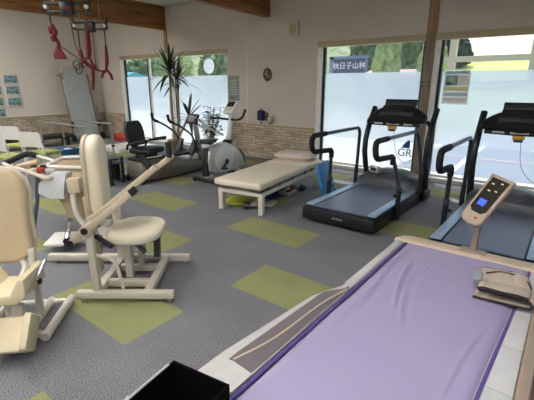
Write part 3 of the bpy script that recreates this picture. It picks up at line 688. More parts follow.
q = MB(); q.box((.155,-.232,.17), (.05,.004,.22), Ry(.25)); q.build('dark_end', K['blue'], t)

# ------------------------------------------------------------------ upright bike
t = thing('exercise_bike', 'white upright exercise bike beside the stone-clad wall', 'exercise bike', (-4.83, 4.49, 0), 0)
q = MB(); q.prism([(.08,.20), (.05,.40), (.08,.56), (.2,.62), (.5,.66), (.72,.58), (.93,.35), (.95,.2), (.75,.13), (.25,.13)], (0,0,0), (0,1,0), (0,0,1), .19, .035, 3); bd = q.build('shroud', K['silver'], t)
for s in (-1,1):
    q = MB(); q.lathe([(.0,.0), (.23,.0), (.235,.006), (.22,.012), (.0,.018)], (s*.095,.42,.38), Ry(s*PI/2), 32); q.build('side_disc', K['offw'], bd)
q = MB(); q.prism([(.02,.12), (.09,.12), (.06,.44), (.10,.60), (.07,.60), (.035,.42)], (0,0,.0), (0,1,0), (0,0,1), .12, .01); q.build('rear_trim', K['black'], t)
q = MB(); q.cyl((-.15,.45,.33), (.15,.45,.33), .025); cr = q.build('crank_axle', K['black'], t)
for s in (-1,1):
    q = MB(); q.beam((s*.15,.45,.33), (s*.155,.45-s*.13,.30-s*.06), .02, .035); q.box((s*.2,.45-s*.14,.30-s*.06), (.09,.10,.03), None, .008); q.ball((s*.13,.45,.33), (.02,.05,.05)); q.build('pedal', K['black'], t)
for y in (.05,.93):
    q = MB(); q.tube([(-.26,y,.055), (.26,y,.055)], .035, 10); l = q.build('floor_bar', K['black'], t)
    q = MB()
    for s in (-1,1): q.cyl((s*.27-.02,y,.04), (s*.27+.02,y,.04), .04)
    q.build('end_cap', K['blackm'], l)
q = MB(); q.beam((0,.2,.13), (0,.06,.06), .07, .06); q.beam((0,.8,.14), (0,.93,.06), .07, .06); q.build('strut', K['offw'], t)
q = MB(); q.cyl((0,.24,.58), (0,.17,.68), .028); sp = q.build('seat_post', K['chrome'], t)
q = MB(); q.prism([(-.02,-.13), (.06,-.14), (.13,-.10), (.12,.0), (.035,.07), (.025,.16), (-.025,.16), (-.035,.07), (-.12,.0), (-.13,-.10), (-.06,-.14)], (0,.16,.705), (1,0,0), (0,1,0), .075, .025, 3); q.build('saddle', K['black'], t)
q = MB(); q.tube([(0,.60,.60), (0,.68,.86), (0,.73,1.14)], [.055,.045,.04], 12); hp = q.build('handlebar_post', K['offw'], t)
q = MB(); q.ball((0,.61,.655), (.09,.10,.045)); q.build('post_collar', K['black'], hp)
q = MB(); q.tube([(-.31,.52,1.05), (-.22,.60,1.06), (-.1,.67,1.04), (0,.70,1.04), (.14,.70,1.03), (.27,.72,1.07), (.32,.74,1.22)], .021, 10, .08); hb = q.build('handlebar', K['black'], t)
q = MB(); rot_ = Rx(-.75); q.box((0,.72,1.24), (.22,.27,.06), Rx(.85), .018); cs = q.build('console', K['offw'], t)
q = MB(); q.box((0,.725,1.30), (.16,.11,.01), Rx(.85), .003); q.build('console_screen', K['screen'], cs)
q = MB(); q.box((0,.655,1.22), (.14,.06,.01), Rx(.85), .003); q.build('keypad', K['beige'], cs)
q = MB(); q.tube([(.11,.80,.52), (.16,.86,.40), (.13,.93,.26)], .012, 8, .05); q.build('power_cable', K['black'], t)

# ------------------------------------------------------------------ recumbent trainer
t = thing('recumbent_trainer', 'dark grey recumbent cross trainer with black swivel seat by the left window', 'exercise machine', (-5.81, 3.79, 0), math.radians(-3))
q = MB(); rings = []
for y, w, z0, z1 in ((0,.20,.10,.30), (.04,.26,.05,.37), (.3,.29,.04,.40), (.75,.28,.04,.36), (1.1,.22,.05,.27), (1.45,.17,.06,.25), (1.75,.14,.07,.22), (1.85,.10,.10,.18)):
    rings.append([(w*sx*cx_, y, z0+(z1-z0)*zz) for sx, cx_, zz in ((-1,.8,0), (-1,1,.3), (-1,.95,.7), (-1,.7,1), (1,.7,1), (1,.95,.7), (1,1,.3), (1,.8,0))])
q.loft(rings); hl = q.build('hull', K['hull'], t, 50)
q = MB(); q.prism([(-.2,.02), (.2,.02), (.18,.8), (.10,1.4), (-.10,1.4), (-.18,.8)], (0,0,.395), (1,0,0), (0,1,0), .05, .015); q.build('top_deck', K['black'], t)
for s in (-1,1):
    q = MB(); q.cyl((s*.22-.03,.02,.06), (s*.22+.03,.02,.06), .06); q.build('transport_wheel', K['black'], t)
q = MB(); q.beam((-.3,1.78,.05), (.3,1.78,.05), .08, .06); q.build('front_bar', K['hull'], t)
q = MB(); q.box((0,.28,.455), (.16,.36,.07), None, .02); ped = q.build('seat_slide', K['black'], t)
q = MB(); q.tube([(.2,.10,.435), (.2,.45,.435)], .012, 8); q.build('release_lever', K['cream'], ped)
q = MB(); q.box((0,.30,.535), (.46,.44,.10), None, .045, 4); swv = []; swv.append(q.build('seat', K['black'], t))
q = MB(); rings = []
for k in range(9):
    a = k/8; z = .60+.42*a; w = .23*(1-.35*abs(2*a-1)**3); y = .10-.08*a
    rings.append([(-w,y+.035,z), (-w*.9,y-.035,z), (w*.9,y-.035,z), (w,y+.035,z), (w*.6,y+.02,z), (-w*.6,y+.02,z)])
q.loft(rings); bk = q.build('backrest', K['black'], t, 60); swv.append(bk)
q = MB(); q.beam((0,.06,.48), (0,.03,.7), .12, .03); q.build('back_bracket', K['blackm'], bk)
for s in (-1,1):
    q = MB(); q.tube([(s*.25,.08,.56), (s*.27,.12,.66), (s*.29,.48,.72)], .02, 8, .06); ar = q.build('armrest', K['black'], t); swv.append(ar)
    q = MB(); q.tube([(s*.28,.28,.69), (s*.29,.50,.725)], .03, 8); q.build('arm_pad', K['foam'], ar)
    # long lever with grip, going up from the front pivot
    q = MB(); q.tube([(s*.22,1.25,.38), (s*.24,1.10,.75), (s*.24,.85,.92), (s*.24,.62,1.02), (s*.24,.60,1.12)], .018, 8, .08); lv = q.build('hand_lever', K['slate'], t)
    q = MB(); q.tube([(s*.24,.72,.978), (s*.24,.62,1.02), (s*.24,.60,1.13)], .025, 8, .05); q.build('lever_grip', K['foam'], lv)
    q = MB(); q.prism([(-.06,-.15), (.06,-.15), (.075,.0), (.06,.15), (-.06,.15), (-.075,0)], (s*.17,1.14+.03*s,.50), (1,0,0), (0,.42,.9), .05, .015); q.build('foot_pedal', K['black'], t)
    q = MB(); q.beam((s*.17,1.18,.48), (s*.17,1.42,.28), .05, .05); q.build('pedal_arm', K['steel'], t)
for o in swv:
    o.rotation_euler = (0, 0, -1.2); o.location = V((0, .30, 0))-Rz(-1.2) @ V((0, .30, 0))
q = MB(); q.beam((0,1.50,.22), (0,1.38,.95), .07, .09, .012); q.build('console_mast', K['steel'], t)
q = MB(); q.box((0,1.33,1.0), (.30,.06,.20), Rx(-.4), .02); cs = q.build('console', K['black'], t)
q = MB(); q.box((0,1.297,1.01), (.2,.006,.11), Rx(-.4)); q.build('console_screen', K['lcd'], cs)
q = MB(); q.tube([(.1,1.3,1.05), (.3,1.5,.82), (.42,1.72,.70)], .02, 8, .1); q.build('side_handle', K['silver'], t)

# ------------------------------------------------------------------ leg press machine in the middle (seat, backrest, levers)
A37 = math.radians(37.5)
t = thing('seated_press_machine', 'cream seated press machine with raised lever arms in the middle of the carpet', 'exercise machine', (-2.72, 1.67, 0), A37)
def rnd(p): return p
q = MB(); q.beam((-.33,-.29,.066), (.42,-.29,.066), .06, .062, .012); fr = q.build('base_rail', K['beige'], t)
q = MB()
for x in (-.28,.38): q.cyl((x,-.29,0), (x,-.29,.03), .022)
q.build('leveling_foot', K['steel'], fr)
q = MB(); q.beam((-.92,.40,.06), (.41,.40,.06), .06, .066, .012); fr2 = q.build('base_rail', K['beige'], t)
q = MB()
for x in (-.85,.36): q.cyl((x,.40,0), (x,.40,.03), .022)
q.build('leveling_foot', K['steel'], fr2)
for x in (-.19,.21):
    q = MB(); q.beam((x,-.26,.06), (x-.02,.37,.06), .065, .065, .01); q.build('cross_beam', K['beige'], t)
for y in (-.09,.19):
    q = MB(); q.beam((-.16,y,.06), (.18,y,.06), .05, .06, .008); q.build('middle_beam', K['beige'], t)
q = MB(); q.beam((.0,-.03,.09), (.0,-.02,.42), .075, .055, .008); q.build('seat_post', K['beige'], t)
q = MB(); q.beam((.02,.20,.09), (.06,.17,.40), .06, .055, .008); q.build('rear_post', K['beige'], t)
q = MB(); q.beam((.06,-.05,.40), (.16,-.09,.33), .03, .03); q.beam((.19,.12,.20), (.20,.12,.41), .05, .05); q.beam((-.14,.05,.415), (.22,.05,.415), .2, .03); q.build('seat_bracket', K['charcoal'], t)
# seat
q = MB(); q.prism([(.275+.02*math.sin(1),.0)]*0+[(.055+.225*math.copysign(abs(math.cos(a))**.8, math.cos(a)), .06+.27*math.copysign(abs(math.sin(a))**.8, math.sin(a))) for a in [2*PI*k/28 for k in range(28)]], (0,0,.462), (1,0,0), (0,1,0), .075, .03, 4); q.build('seat', K['cream'], t, 60)
# backrest
q = MB(); pts = []
for k in range(16):
    a = PI*k/15; pts.append((.11*math.cos(a), .50+.13*math.sin(a)))
pts += [(-.115,.05), (-.09,.0), (.09,.0), (.115,.05)]
q.prism(pts, (-.215,.05,.62), (0,-1,0), (.015,0,1), .11, .045, 4); bk = q.build('backrest', K['cream'], t, 60)
q = MB(); q.prism([(p[0]*1.04, p[1]) for p in pts], (-.272,.05,.62), (0,-1,0), (.015,0,1), .03, .006); q.build('back_shell', K['beiged'], bk)
q = MB(); q.beam((-.30,.07,.08), (-.33,.07,.75), .08, .05, .008); q.build('back_post', K['beiged'], t)
q = MB(); q.beam((-.175,-.27,.08), (-.19,-.27,.62), .05, .055, .01); np_ = q.build('pivot_post', K['beige'], t)
q = MB(); q.cyl((-.19,-.33,.595), (-.19,-.20,.595), .04, n=20); q.build('pivot_hub', K['beiged'], np_)
q = MB(); q.cyl((-.19,-.336,.595), (-.19,-.326,.595), .026, n=16); q.build('hub_cap', K['black'], np_)
q = MB(); q.beam((-.20,.34,.08), (-.20,.30,.60), .06, .07, .01); q.build('far_pivot_post', K['beige'], t)
# levers
q = MB(); q.beam((-.315,-.30,.493), (.18,-.30,.89), .05, .048, .012, (0,1,0)); lv = q.build('lower_lever', K['beiged'], t)
q = MB(); q.box((.183,-.30,.892), (.05,.054,.054), Ry(-.68), .008); q.build('end_cap', K['black'], lv)
q = MB(); q.cyl((-.31,-.335,.497), (-.31,-.323,.497), .026, n=16); q.build('lever_cap', K['black'], lv)
for nm, y, y2 in (('push_arm',-.19,-.19), ('push_arm',.29,.30)):
    q = MB(); q.beam((-.20,y,.635), (.335,y2,1.05), .046, .046, .012, (0,1,0)); pa = q.build(nm, K['beiged'], t)
    q = MB(); q.tube([(.31,y2-.02,1.03), (.30,y2-.0,1.16)], .024, 10) if y > 0 else q.tube([(.30,y2,1.0), (.22,y2+.03,1.12)], .024, 10); q.build('hand_grip', K['foam'], pa)
q = MB(); q.beam((-.20,-.20,.62), (-.20,.30,.62), .06, .06); q.build('arm_shaft', K['beige'], t)
# thin guard tube and seat-adjust handle
q = MB(); q.tube([(-.17,-.26,.38), (-.05,-.26,.35), (-.01,-.26,.30), (.02,-.26,.09)], .014, 8, .05); q.build('guard_tube', K['beige'], t)
q = MB(); q.tube([(-.22,.0,.40), (-.2,-.1,.48), (-.17,-.22,.53)], .015, 8); ah = q.build('adjust_lever', K['silver'], t)
q = MB(); q.tube([(-.20,-.20,.53), (-.04,-.24,.44)], .02, 10); q.build('lever_knob', K['foam'], ah)

# ------------------------------------------------------------------ stepping machine with looped rail behind it
t = thing('stepping_trainer', 'white and beige stepping trainer with looped handrail behind the cream press machine', 'exercise machine', (-3.83, 1.85, 0), A37)
q = MB(); q.beam((-.25,.02,.06), (.42,-.02,.06), .07, .06, .01); q.beam((-.28,.55,.06), (.5,.55,.06), .06, .06, .01); q.beam((.06,.0,.06), (.06,.55,.06), .06, .06, .01); q.build('floor_frame', K['beige'], t)
for x, y in ((-.18,-.08), (.22,.07)):
    q = MB(); q.box((x,y,.105), (.27,.30,.03), Rx(.06)@Rz(.1), .008); fp = q.build('foot_plate', K['offw'], t)
    q = MB(); q.beam((x+.1,y-.16,.10), (x+.05,y+.1,.28), .04, .04); q.build('plate_arm', K['chrome'], fp)
    q = MB(); q.cyl((x+.12,y-.17,.14), (x+.12,y-.13,.14), .035); q.build('plate_roller', K['black'], fp)
q = MB(); rings = []
for z, x0, x1, y0, y1 in ((.26,-.20,-.02,.10,.22), (.45,-.27,-.0,.09,.30), (.62,-.30,.01,.10,.42), (.73,-.34,.0,.16,.50), (.80,-.40,-.06,.24,.56)):
    rings.append([(x0,y0+.03,z), (x0+.03,y0,z), (x1-.03,y0,z), (x1,y0+.03,z), (x1,y1,z), (x0,y1,z)])
q.loft(rings); sh = q.build('body_shell', K['tan'], t, 50)
q = MB(); q.tube([(-.41,.24,.80), (-.36,.20,.80), (-.04,.17,.795), (.0,.2,.79), (-.05,.55,.83), (-.10,.58,.835), (-.38,.58,.83), (-.42,.54,.825)], .018, 8, .04, True); q.build('shell_rim', K['white'], sh)
q = MB(); q.box((-.05,.05,.64), (.13,.09,.15), None, .012); q.build('motor_box', K['beiged'], t)
q = MB(); rings = []
for z, x0, x1, y0, y1, dx in ((.50,-.30,-.16,.02,.10,0), (.56,-.42,-.16,.02,.12,0), (.66,-.40,-.14,.02,.14,0), (.76,-.28,-.12,.04,.16,0)):
    rings.append([(x0,y0,z), (x1,y0,z), (x1,y1,z), (x0,y1,z)])
q.loft(rings); q.build('clear_cover', K['sheet'], t)
q = MB(); q.tube([(-.05,-.02,.57), (-.03,-.06,.40), (.02,-.08,.30), (.14,-.10,.20), (.2,-.02,.08)], .026, 10, .08); q.build('bent_tube', K['beige'], t)
q = MB(); q.tube([(-.49,.19,.76), (-.51,.12,.43), (-.53,.03,.2), (-.54,.0,.0)], .022, 8); q.build('rail_mast', K['charcoal'], t)
lp = [(-1.06,.53,.76), (-.86,.66,.86), (-.74,.65,.83), (-.27,.45,.75), (-.20,.12,.72), (-.31,0,.72), (-.51,.03,.79), (-.71,.13,.80), (-.98,.40,.79)]
q = MB(); q.tube(lp, .02, 10, .07, True); lo = q.build('rail_loop', K['beige'], t)
q = MB(); q.tube([(-1.0,.44,.775), (-1.06,.53,.76), (-.86,.66,.86), (-.74,.65,.83)], .032, 10, .06); q.build('black_sleeve', K['foam'], lo)
q = MB(); q.tube([(-.24,.28,.735), (-.20,.12,.72), (-.31,0,.72), (-.36,.01,.74)], .028, 10, .05); q.build('cream_sleeve', K['beige'], lo)
q = MB(); q.beam((-.5,.03,.77), (-.5,.45,.78), .05, .04); cbm = q.build('control_bar', K['beige'], t)
q = MB(); q.box((-.48,.21,.765), (.15,.12,.06), None, .015); cpn = q.build('control_box', K['redp'], t)
q = MB()
for dx in (-.05,.045): q.ball((-.48+dx,.20,.80), (.03,.03,.02))
q.build('control_knob', K['black'], cpn)
q = MB(); q.box((-.66,.30,.80), (.24,.10,.05), Rz(.3)@Ry(-.25), .02); q.build('arm_pad', K['creamb'], t)
q = MB(); q.box((-.36,.2,.76), (.1,.07,.05), Rz(.4), .015); q.build('grey_handle', K['silver'], t)

# ------------------------------------------------------------------ leg machine at the left edge
t = thing('leg_curl_machine', 'cream leg machine with tall tan backrest cut by the left picture edge', 'exercise machine', (-2.70, .77, 0), math.radians(-45))
# local x: facing direction, local y: to the right in the photograph
pts = [(-.205,.30), (-.20,.46), (-.215,.56), (-.19,.66), (-.12,.74), (0,.765), (.12,.74), (.19,.66), (.215,.56), (.20,.46), (.205,.30), (.22,.16), (.19,.06), (.10,.0), (-.10,.0), (-.19,.06), (-.22,.16)]
q = MB(); q.prism([(p[0]*.86, p[1]*.84) for p in pts], (-.19,-.085,.455), (0,1,0), (-.12,0,1), .085, .03, 4); bk = q.build('backrest', K['creamb'], t, 60)
q = MB(); q.prism([(p[0]*.895, p[1]*.855-.008) for p in pts], (-.245,-.085,.455), (0,1,0), (-.12,0,1), .03, .008); q.build('back_shell', K['beige'], bk)
w = .158; sec = [(-w,0), (-w,.11), (-w+.03,.118), (-w*.42,.012), (w*.42,.012), (w-.03,.118), (w,.11), (w,0), (w-.06,-.05), (-w+.06,-.05)]
q = MB(); q.prism(sec, (.045,.035,.385), (0,1,0), (-.02,0,1), .30, .012, 3); q.build('seat', K['creamw'], t, 50)
q = MB(); q.prism([(a*1.0, b*1.15) for a, b in sec], (.25,.095,.175), (0,1,0), (.76,0,.65), .21, .012, 3); q.build('shin_pad', K['creamw'], t, 50)
q = MB(); q.tube([(.04,.13,.39), (.04,.20,.43), (-.03,.24,.53)], .016, 10, .03); gh = q.build('grab_handle', K['chrome'], t)
q = MB(); q.tube([(.03,.09,.37), (.0,.205,.40)], .022, 10); q.build('black_knob', K['foam'], gh)
q = MB(); q.beam((-.14,.10,.05), (-.17,.10,.56), .042, .042, .008); q.build('main_post', K['ivory'], t)
q = MB(); q.beam((.06,.02,.05), (.04,.02,.36), .06, .05, .008); q.beam((.12,.09,.06), (.10,.09,.30), .07, .05, .015); q.build('front_post', K['ivory'], t)
for y, x0, x1 in ((.225,-.50,.12), (.09,-.48,.16), (-.2,-.5,.15)):
    q = MB(); q.tube([(x0+.12,y,.052), (x1,y,.052)], .030, 12); q.build('floor_tube', K['ivory'], t)
q = MB(); q.tube([(-.34,-.2,.052), (-.34,.225,.052)], .02, 8); q.tube([(.08,-.2,.052), (.08,.225,.052)], .024, 8); q.build('cross_tube', K['ivory'], t)
q = MB(); q.tube([(-.22,-.02,.50), (-.15,.06,.44), (-.02,.05,.36)], .02, 8, .04); q.build('link_tube', K['ivory'], t)
q = MB(); q.beam((.13,0,.05), (.26,0,.13), .07, .05); q.cyl((.27,-.03,.035), (.27,.03,.035), .035); q.build('shin_bracket', K['ivory'], t)

# ------------------------------------------------------------------ black stand near the bars
t = thing('open_stand', 'black open-framed stand with a solid side behind the cream backrest', 'stand', (-6.10, 3.52, 0), .3)
for sx in (-1,1):
    for sy in (-1,1):
        q = MB(); q.span((sx*.16-.02,sy*.14-.02,0), (sx*.16+.02,sy*.14+.02,.45 if sx > 0 else .36), .003); q.build('leg', K['black'], t)
q = MB(); q.box((0,0,.345), (.36,.32,.03), None, .004); q.build('top_board', K['black'], t)
q = MB(); q.box((.0,-.14,.19), (.30,.02,.30), None, .003); q.box((-.02,.12,.17), (.28,.02,.28), None, .003); q.build('side_board', K['black'], t)

# ------------------------------------------------------------------ parallel bars, tilt table, chairs
t = thing('parallel_bars', 'steel parallel walking bars on thin posts at the back left', 'parallel bars', (0,0,0))
ends = []
for (a, b) in (((-9.95,4.10,.8), (-7.80,4.08,.8)), ((-10.2,4.72,.8), (-7.95,4.78,.8))):
    q = MB(); q.tube([a, b], .022, 10); bar = q.build('hand_bar', K['steel'], t)
    for p in (a, b):
        d = V((.07 if p is a else -.07, 0, 0)); p2 = V(p)+d
        q = MB(); q.tube([(p2.x,p2.y,.02), (p2.x,p2.y,.79)], .02, 10); po = q.build('post', K['steel'], t)
        q = MB(); q.cyl((p2.x,p2.y,0), (p2.x,p2.y,.03), .09, n=20); q.build('foot_plate', K['black'], po)
        q = MB(); q.cyl((p2.x,p2.y,.30), (p2.x,p2.y,.34), .03); q.ball((p2.x+.04,p2.y,.32), .022); q.build('height_knob', K['black'], po)

t = thing('tilt_table', 'grey padded tilt table stood upright against the left wall', 'tilt table', (-11.62, 6.14, 0))
L_ = math.radians(11)
def tp(x, y, z): return (x*math.cos(L_)-z*math.sin(L_), y, z*math.cos(L_)+x*math.sin(L_)+.06)
rotT = Ry(-L_)
q = MB(); q.box(tp(.0,0,1.07), (.07,.74,2.05), rotT, .03, 4); tt = q.build('padded_board', K['tilt'], t)
q = MB(); q.box(tp(-.055,0,1.07), (.03,.72,2.03), rotT, .01); q.build('board_back', K['silver'], tt)
for s in (-1,1):
    q = MB(); q.tube([tp(-.02,s*.41,.1), tp(-.02,s*.41,1.9)], .02, 8); q.build('side_rail', K['chrome'], t)
    q = MB(); q.tube([tp(.06,s*.46,.0), tp(.06,s*.46,.95)], .018, 8); l = q.build('grip_pole', K['chrome'], t)
    q = MB(); q.cyl((.05,s*.46-.02,.0+.11), (.05,s*.46+.02,.11), .11, n=20); q.build('wheel', K['black'], l)
    q = MB(); q.ball(tp(.08,s*.42,.42), (.06,.06,.09)); q.build('rubber_grip', K['black'], l)
q = MB(); q.tube([tp(.0,-.32,1.85), tp(.0,-.52,1.85)], .022, 8); q.box(tp(.0,-.36,1.85), (.08,.06,.22), rotT, .02); q.build('head_bracket', K['bedbarb'], t)
q = MB(); q.box(tp(.1,0,.03), (.25,.56,.03), rotT, .006); q.build('foot_board', K['silver'], t)

def chair(loc, rz, label):
    t = thing('meeting_chair', label, 'chair', loc, rz, 'white chairs with green seats at the left wall')
    q = MB(); q.box((0,0,.44), (.46,.44,.045), None, .015); q.build('seat', K['green'], t)
    q = MB(); rings = []
    for k in range(9):
        a = -1+k/4; y = -.02*(1-a*a)
        rings.append([(a*.24,.22+y,.56), (a*.24,.235+y,.56), (a*.24,.275+y,.83), (a*.24,.26+y,.83)])
    q.loft(rings); q.build('backrest', K['white'], t)
    for s in (-1,1):
        q = MB(); q.tube([(s*.24,.20,.43), (s*.25,.26,.80)], .014, 8); q.build('back_post', K['white'], t)
        for sy in (-1,1):
            q = MB(); q.tube([(s*.21,sy*.15,.42), (s*.24,sy*.23,.0)], .014, 8); q.build('leg', K['white'], t)
    return t
c0 = chair((-7.55, 3.12, 0), math.radians(200), 'white chair with green seat nearest the parallel bars, back turned')
dup(c0, (-7.55, 2.57, 0), math.radians(200), 'white chair with green seat at the left picture edge')
dup(c0, (-8.9, 3.30, 0), math.radians(200), 'white chair mostly hidden behind the two front white chairs')
t = thing('blue_basin', 'bright blue basin holding white and red bits on the floor by the tilt table', 'basin', (-9.65, 4.55, 0))
q = MB(); q.lathe([(.0,.0), (.2,.0), (.28,.13), (.30,.14), (.28,.145), (.19,.02), (.0,.015)]); q.build('bowl', K['blue'], t)
q = MB(); q.box((.05,-.02,.12), (.16,.12,.05), Rz(.4), .01); q.build('white_pack', K['offw'], t)
q = MB(); q.box((.08,.1,.14), (.10,.08,.06), Rz(1), .01); q.build('red_pack', K['redp'], t)
t = thing('padded_bench', 'black low bench along the left wall beyond the white chairs', 'bench', (-11.3, 4.5, 0))
q = MB(); q.box((0,0,.26), (.5,1.9,.10), None, .03); q.build('bench_pad', K['black'], t)
for y in (-.8,.8):
    q = MB(); q.box((0,y,.105), (.4,.06,.21)); q.build('leg', K['blackm'], t)
t = thing('red_wedge', 'red-orange foam block on the floor right of the tilt table', 'foam block', (-10.75, 6.72, 0))
q = MB(); q.prism([(-.18,0), (.18,0), (.18,.1), (-.18,.22)], (0,0,0), (1,0,0), (0,0,1), .32, .012); q.build('foam', K['redp'], t)
t = thing('sunlit_floor_slab', 'white slab standing in for sunlit floor in front of the left window', 'sunlit floor', (-9.1, 5.85, 0))  # white slab put in for the sunlit patch of floor
q = MB(); q.box((0,0,.06), (.9,1.1,.12), None, .015); q.build('slab_top', K['white'], t)

# ------------------------------------------------------------------ sling suspension frames
def sling(loc, rz, label, w):
    t = thing('sling_frame', label, 'sling frame', loc, rz, 'suspension frames under the ceiling')
    q = MB(); q.beam((-w,0,.075), (w,0,.075), .05, .03); q.beam((-w*.9,0,-.045), (w*.9,0,-.045), .05, .03)
    for x in (-w*.97, w*.97): q.beam((x,0,-.05), (x*.97,0,.085), .05, .04)
    q.build('frame_bar', K['black'], t)
    q = MB(); q.box((0,-.01,.0), (.19,.10,.20), None, .02); h = q.build('winch_box', K['black'], t)
    q = MB(); q.box((.02,-.062,.0), (.08,.004,.05)); q.build('red_emblem', K['red'], h)
    for x in (-w, w):
        q = MB(); q.beam((x,0,.06), (x*1.05,0,.16), .04, .035); q.ball((x*1.05,0,.17), .025); q.build('end_hook', K['black'], t)
        q = MB(); q.cyl((x*.9,-.05,.02), (x*.9,.02,.02), .03); q.build('pulley', K['offw'], t)
    return t
t = sling((-6.33, 3.27, 2.72), math.radians(37), 'larger black sling frame with red straps, nearer the camera', .34)
T_ = t
q = MB(); q.cyl((-.2,0,.09), (-.2,0,H-2.72), .008, n=8); q.cyl((.2,0,.09), (.2,0,H-2.72), .008, n=8); q.build('ceiling_rod', K['steel'], t)
q = MB(); q.tube([(-.28,0,-.05), (-.28,0,-.28)], .012, 8); s1 = q.build('sling_rope', K['black'], t)
q = MB(); q.tube([(-.27,.0,-.22), (-.24,.02,-.32), (-.26,.0,-.40), (-.21,.01,-.48), (-.22,0,-.58)], [.025,.04,.035,.03,.025], 8, .0); q.ball((-.3,0,-.30), (.035,.03,.06)); q.ball((-.27,-.02,-.42), (.04,.03,.05)); q.build('strap_bundle', K['red'], t)
q = MB(); q.prism([(-.24,-.52), (-.20,-.52), (-.09,-.72), (-.30,-.72), (-.31,-.66)], (0,0,0), (1,0,0), (0,0,1), .02, .005); q.build('sling_pad', K['red'], t)
q = MB(); q.tube([(-.20,0,-.52), (0,.02,-.66), (.18,.03,-.80), (.34,.03,-.86)], .009, 6, .1); q.build('slack_rope', K['strapd'], t)
q = MB(); q.tube([(.02,0,-.08), (.05,0,-.55), (.16,.02,-.80)], .008, 6, .1); q.build('pull_cord', K['red'], t)
q = MB(); q.tube([(.27,0,-.05), (.27,0,-.25), (.25,0,-.45)], .011, 8); q.build('right_rope', K['black'], t)
q = MB(); q.tube([(.26,0,-.3), (.25,0,-.6), (.22,.01,-.72)], [.035,.045,.03], 8); q.tube([(.20,0,-.70), (.1,.01,-.78), (.14,.01,-.84)], .022, 8); q.tube([(.25,0,-.70), (.28,.0,-.8), (.34,.0,-.82)], .022, 8, .03); q.build('strap_bundle', K['red'], t)
q = MB(); q.tube([(.02+.05*math.cos(a), .02, -.80+.07*math.sin(a)) for a in [2*PI*k/14 for k in range(14)]], .008, 6, closed=True); q.tube([(.06+.05*math.cos(a), .0, -.87+.07*math.sin(a)) for a in [2*PI*k/14 for k in range(14)]], .008, 6, closed=True); q.build('snap_ring', K['strapd'], t)
t = sling((-7.76, 4.42, 2.70), math.radians(34), 'smaller black sling frame hung further back, above the tilt table', .33)
q = MB(); q.cyl((-.2,0,.09), (-.2,0,H-2.70), .008, n=8); q.cyl((.2,0,.09), (.2,0,H-2.70), .008, n=8); q.build('ceiling_rod', K['steel'], t)
q = MB(); q.tube([(-.26,0,-.05), (-.26,0,-.5)], .012, 8); q.build('sling_rope', K['strapd'], t)
q = MB(); q.tube([(.27,0,-.05), (.27,0,-.35)], .012, 8); q.build('sling_rope', K['strapd'], t)
q = MB(); q.tube([(.27,0,-.34), (.26,0,-.62), (.22,0,-.82)], [.025,.04,.025], 8); q.tube([(.23,0,-.8), (.14,0,-.86), (.12,0,-.95)], .028, 8, .03); q.tube([(.24,0,-.8), (.31,0,-.88), (.33,0,-.98)], .028, 8, .03); q.build('strap_bundle', K['red'], t)
q = MB(); q.tube([(-.26,0,-.42), (-.22,0,-.62), (-.12,0,-.72), (.02,0,-.78)], [.03,.04,.04,.03], 8); q.tube([(-.05,0,-.76), (-.06,0,-.95), (-.10,0,-1.18)], [.04,.035,.03], 8); q.tube([(.0,0,-.78), (.12,0,-.82), (.22,0,-.80)], .018, 8); q.build('strap_bundle', K['red'], t)
q = MB(); q.tube([(.03,0,-.1), (.02,0,-.75)], .008, 6); q.build('pull_cord', K['red'], t)

# ------------------------------------------------------------------ plants
t = thing('dracaena_plant', 'tall dracaena with long dark blade leaves in front of the left window', 'potted plant', (-7.78, 6.35, 0))
q = MB(); q.lathe([(.0,0), (.16,0), (.2,.30), (.215,.31), (.2,.32), (.18,.30), (.0,.29)]); q.build('pot', K['pot'], t)
q = MB(); q.lathe([(.175,.285), (.0,.295)]); q.build('soil', K['soil'], t)
heads = [((-.03,0,.29), (-.08,.0,1.0), (-.06,0,1.96), 38), ((.04,.02,.29), (.15,.02,.8), (.20,.0,1.78), 16), ((.06,-.03,.29), (.35,-.05,.6), (.60,-.05,.95), 14)]
q = MB()
for a, b, c, n in heads: q.tube([a, ((a[0]+b[0])/2, b[1], (a[2]+b[2])/2), b, c], [.04,.035,.03,.024], 8)
q.build('trunk', K['trunk'], t)
q = MB()
for hi, (a, b, c, n) in enumerate(heads):
    for k in range(n):
        az = k*2.4+hi; el = 1.25-1.5*(k/n); L = random.uniform(.5,.8)*(1 if hi == 0 else .8)
        d = (math.cos(az)*math.cos(el), math.sin(az)*math.cos(el), math.sin(el))
        q.blade((c[0], c[1], c[2]-.14*(k/n)), d, L, .075, random.uniform(.15,.55)*(1.2-math.sin(max(el, 0))))
q.build('blade_leaves', K['leafd'], t, 60)
t = thing('leafy_plant', 'small-leaved bushy plant between the dracaena and the exercise bike', 'potted plant', (-6.72, 6.55, 0))
q = MB(); q.lathe([(.0,0), (.12,0), (.15,.22), (.16,.23), (.14,.23), (.0,.21)]); q.build('pot', K['white'], t)
stems = MB(); lv = MB()
for k in range(17):
    az = k*2.4; r = .12+.26*((k*7) % 13)/13; top = V((r*math.cos(az), r*math.sin(az)*.7, random.uniform(.62,1.16)))
    mid = V((top.x*.45, top.y*.45, top.z*.6)); stems.tube([(0,0,.2), mid, top], .006, 6)
    for j in range(12):
        u = .35+.65*j/11; p = (mid.lerp(top, (u-.5)*2) if u > .5 else V((0,0,.2)).lerp(mid, u*2)); a2 = j*2.4+k
        lv.blade(p, (math.cos(a2), math.sin(a2), random.uniform(-.1,.6)), random.uniform(.09,.15), .075, .3, 4)
stems.build('stem', K['trunk'], t); lv.build('small_leaves', K['leafl'], t, 60)

